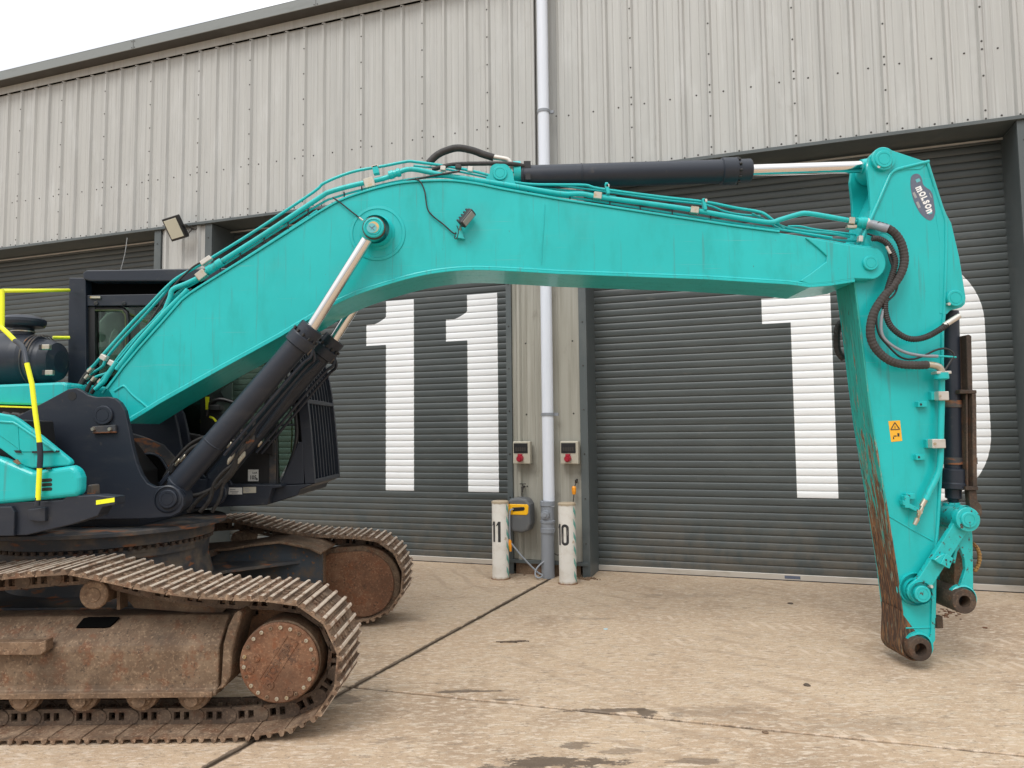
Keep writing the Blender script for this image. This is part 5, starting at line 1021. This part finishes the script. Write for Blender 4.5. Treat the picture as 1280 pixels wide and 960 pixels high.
plate([(336, 550), (344, 550), (345, 606), (336, 606)], CN-.01, CN+.05, 'door_edge', M_DUSTY, .006, 1, cab)
plate([(330, 551), (341.5, 551), (341.5, 570), (330, 566)], CN-.05, CN, 'mirror_box', M_BLACK, .004, 1, cab)
# front guard: two side rails, slats between
prof = [(330, 352), (352, 400), (368, 445), (376, 480), (381, 520), (385, 565), (388, 604)]
gn = [P(x, y, CN) for x, y in prof]; gf = [V((p.x, CF, p.z)) for p in gn]
def arc_bar(Y, rx, ry, name):
    pts = [V((p.x, Y, p.z)) for p in crom(gn, 4)]; b = MB(); vs = []
    for i, p in enumerate(pts):
        t = (pts[min(i+1, len(pts)-1)]-pts[max(i-1, 0)]).normalized(); n_ = V((-t.z, 0, t.x))
        vs += [p+n_*rx+V((0, ry, 0)), p+n_*rx-V((0, ry, 0)), p-n_*rx-V((0, ry, 0)), p-n_*rx+V((0, ry, 0))]
    n = len(pts); b.add(vs, [(4*i+k, 4*i+(k+1) % 4, 4*i+4+(k+1) % 4, 4*i+4+k) for i in range(n-1) for k in range(4)]+[(0, 1, 2, 3), (4*n-4, 4*n-3, 4*n-2, 4*n-1)])
    return b.obj(name, M_DARK, cab)
arc_bar(CN+.01, .045, .022, 'guard_rail'); arc_bar(CF-.01, .045, .022, 'guard_rail')
for k in range(1, 9): arc_bar(CN+(CF-CN)*k/9, .022, .012, 'guard_bar')
for q_ in (3.55, 5.95, .1):
    pts = crom(gn, 20); p = pts[int(q_*20)]; b = MB(); b.ob(V((p.x+.03, (CN+CF)/2, p.z)), .014, (CF-CN)/2, .02); b.obj('guard_cross_bar', M_DARK, cab, bev=.004)
MB().prism([V((p.x-.09, CN+.06, p.z)) for p in gn]+[V((p.x-.095, CN+.06, p.z)) for p in gn[::-1]], (0, CF-CN-.1, 0)).obj('windscreen', M_GLASS, cab)
# labels on the cab base
plate([(310, 587), (323, 587), (323, 601.5), (310, 601.5)], CN-.004, CN-.001, 'noise_label', M_STK, 0, 1, cab)
vs, fs = text_mesh('105', .052, P(316.3, 597, CN-.006), (1, 0, 0), (0, 0, 1), .0006, .001, xs=.85); q = MB(); q.add(vs, fs); vs, fs = text_mesh('dB', .026, P(321, 599, CN-.006), (1, 0, 0), (0, 0, 1), .0006, .001, xs=.6); q.add(vs, fs); vs, fs = text_mesh('LwA', .024, P(318.5, 591, CN-.006), (1, 0, 0), (0, 0, 1), .0006, .0006); q.add(vs, fs); q.obj('label_print', M_PRINT, cab)
plate([(285.5, 609.5), (302.5, 609.5), (302.5, 618), (285.5, 618)], CN-.164, CN-.161, 'serial_label', M_STK, 0, 1, cab); plate([(304, 609), (320, 608.5), (320, 616), (304, 616.5)], CN-.164, CN-.161, 'serial_plate', M_CREAM, 0, 1, cab)
q = MB()
for x0, x1, y in ((287.5, 294, 612), (288, 298, 614.5), (290, 297, 616.3), (306, 311, 610.5), (306, 313, 612.5), (307, 311, 614.5)): q.ob(P((x0+x1)/2, y, CN-.165), (x1-x0)/2/131, .0008, .004)
q.obj('label_print', M_GREYP, cab, stuff=True)
MB().tube([P(151, 337, 7.0), P(156, 318, 7.0), P(159, 297, 7.0)], .0035, 6, 2).obj('antenna', M_GREYP, cab)
# inside clutter seen under the boom: levers, screens, hi-vis strap
b = MB(); b.tube(PL([(258, 520), (262, 505), (275, 499), (292, 503)], 7.0), .02, 8, 3); b.obj('control_lever', M_BLACK, cab); MB().ob(P(270, 510, 7.0), .06, .05, .03).obj('lever_grip', M_BLACK, cab, bev=.01); MB().ob(P(230, 548, 7.05), .09, .04, .06, (.8, 0, .3)).obj('console', M_BLACK, cab, bev=.01)
plate([(256.5, 496), (261, 496), (260, 512), (257, 512)], 6.98, 7.0, 'safety_strap', M_YEL, 0, 1, cab); MB().tube(PL([(262, 521), (267, 523), (270, 527)], 7.0), .012, 6, 2).obj('safety_strap', M_YEL, cab)
plate([(262, 500), (277, 488), (290, 478), (290, 500), (278, 503)], 7.3, 7.33, 'monitor', Mat('monitor_grey', (.10, .13, .12), .3).done(), .004, 1, cab); plate([(236, 510), (252, 504), (253, 514), (236, 516)], 7.2, 7.23, 'arm_rest', Mat('dull_grey_pad', (.14, .17, .16), .6).done(), .004, 1, cab)
# hose bundle between the bracket plates
b0 = [([(208, 600), (217, 588), (228, 572), (240, 560), (258, 552), (268, 556)], .016), ([(205, 598), (215, 580), (232, 560), (246, 550), (262, 545), (275, 548)], .014), ([(213, 604), (226, 590), (238, 570), (252, 558), (268, 550), (283, 548), (296, 552)], .014),
      ([(300, 535), (308, 545), (304, 558), (296, 572), (288, 590), (270, 610)], .02), ([(250, 640), (262, 625), (268, 605), (280, 590), (300, 575)], .018), ([(235, 640), (248, 625), (260, 615), (285, 598), (298, 578), (301, 570)], .018),
      ([(265, 640), (275, 622), (279, 605), (290, 590), (300, 572)], .015), ([(314, 520), (318, 530), (316, 540), (308, 550)], .017), ([(230, 620), (250, 618), (275, 606), (290, 592), (302, 570)], .02)]
for k, (px, r) in enumerate(b0): MB().tube([P(x, y, 6.0+.05*(k % 3)) for x, y in px], r, 8, 5).obj('hydraulic_hose', M_RUB, ex)
da = V((math.cos(R(50)), 0, math.sin(R(50))))
for px, py, Y, mt, w in ((211, 592, 5.9, M_BLACK, .07), (222, 578, 5.9, M_ZINC, .03), (229, 573, 5.88, M_ZINC, .03), (206, 600, 5.88, M_DARK, .06), (218, 585, 5.93, M_DARK, .06), (289, 573, 6.0, M_CREAM, .045), (302, 572, 6.0, M_CREAM, .045), (287, 557, 5.95, M_ZINC, .03), (305, 560, 5.95, M_DUSTY, .05), (313, 553, 5.95, M_DUSTY, .05), (325, 555, 5.97, M_ZINC, .025)):
    MB().ob(P(px, py, Y), w, .03, w*.5, da).obj('hose_coupling', mt, ex, bev=.008)
b = MB(); b.tube(PL([(400, 452), (380, 470), (366, 486), (345, 515), (322, 547)], 6.35), .022, 8, 4); b.obj('cylinder_pipe', M_DARK, ex)
b = MB(); b.tube(PL([(302, 552), (303, 530), (315, 505), (316, 520), (318, 535)], 5.95), .010, 8, 4); b.obj('cylinder_pipe', M_DUSTY, ex)

# ------------------------------------------------------------------ small litter on the concrete
def chip(px, py, w, mat, label, cat, name):
    g = G(px, py); n = 7; pts = [V((g.x+w*random.uniform(.5, 1)*math.cos(6.28*k/n), g.y+w*random.uniform(.5, 1)*math.sin(6.28*k/n), .001)) for k in range(n)]
    o = MB().prism(pts, (0, 0, w*.3)).obj(name, mat, None, bev=w*.15); tag(o, label, cat)
chip(1231, 785, .035, M_ORANGE, 'small red brick chip on the concrete right of the stick tip', 'brick chip', 'brick_chip')
chip(757, 787, .028, Mat('pale_blue_paper', (.45, .6, .65), .6).done(), 'scrap of pale blue paper on the concrete in front of door 10', 'litter', 'paper_scrap')
chip(1009, 857, .035, M_JOINT, 'dark flat stone lying on the concrete left of the stick tip', 'stone', 'dark_stone')
chip(988, 755, .04, M_JOINT, 'small dark fragment on the concrete close to door 10', 'stone', 'dark_fragment')
chip(957, 916, .03, M_RUSTB, 'tan pebble beside the long joint near the bottom edge', 'pebble', 'tan_pebble')
g = G(636, 803); b = MB()
for k in range(6):
    a = random.uniform(-.5, .5); b.tube([g+V((-.12+.04*k, random.uniform(-.02, .02), .006)), g+V((-.02+.04*k, .03*a, .012)), g+V((.08+.02*k, .06*a, .006))], .004, 5, 2)
tag(b.obj('dead_twig', M_JOINT), 'dark dead twig lying on the concrete between the long joint and bollards', 'twig')['kind'] = 'stuff'
b = MB()
for k in range(60):
    s = random.gauss(-.03, .05) if k < 45 else random.uniform(-1.2, -.1); p = WP(s, .6+abs(random.gauss(0, .05)), 0) if k < 45 else WP(s, .62, 0); r = random.uniform(.006, .018)
    b.ob(p+V((0, 0, r*.5)), r, r*.8, r*.6, (random.random(), random.random(), .2))
tag(b.obj('gravel', M_RUSTB), 'loose gravel gathered at the foot of the grey door trim', 'gravel')['kind'] = 'stuff'
b = MB()
for k in range(22):
    g = G(random.gauss(1182, 9), random.gauss(768, 3.5)); r = random.uniform(.008, .022); b.ob(g+V((0, 0, .004)), r, r*.6, .004, (random.random(), random.random()-.5, 0))
tag(b.obj('rust_flakes', M_ORANGE), 'reddish rust flakes scattered on the concrete under the bucket link', 'rust flakes')['kind'] = 'stuff'
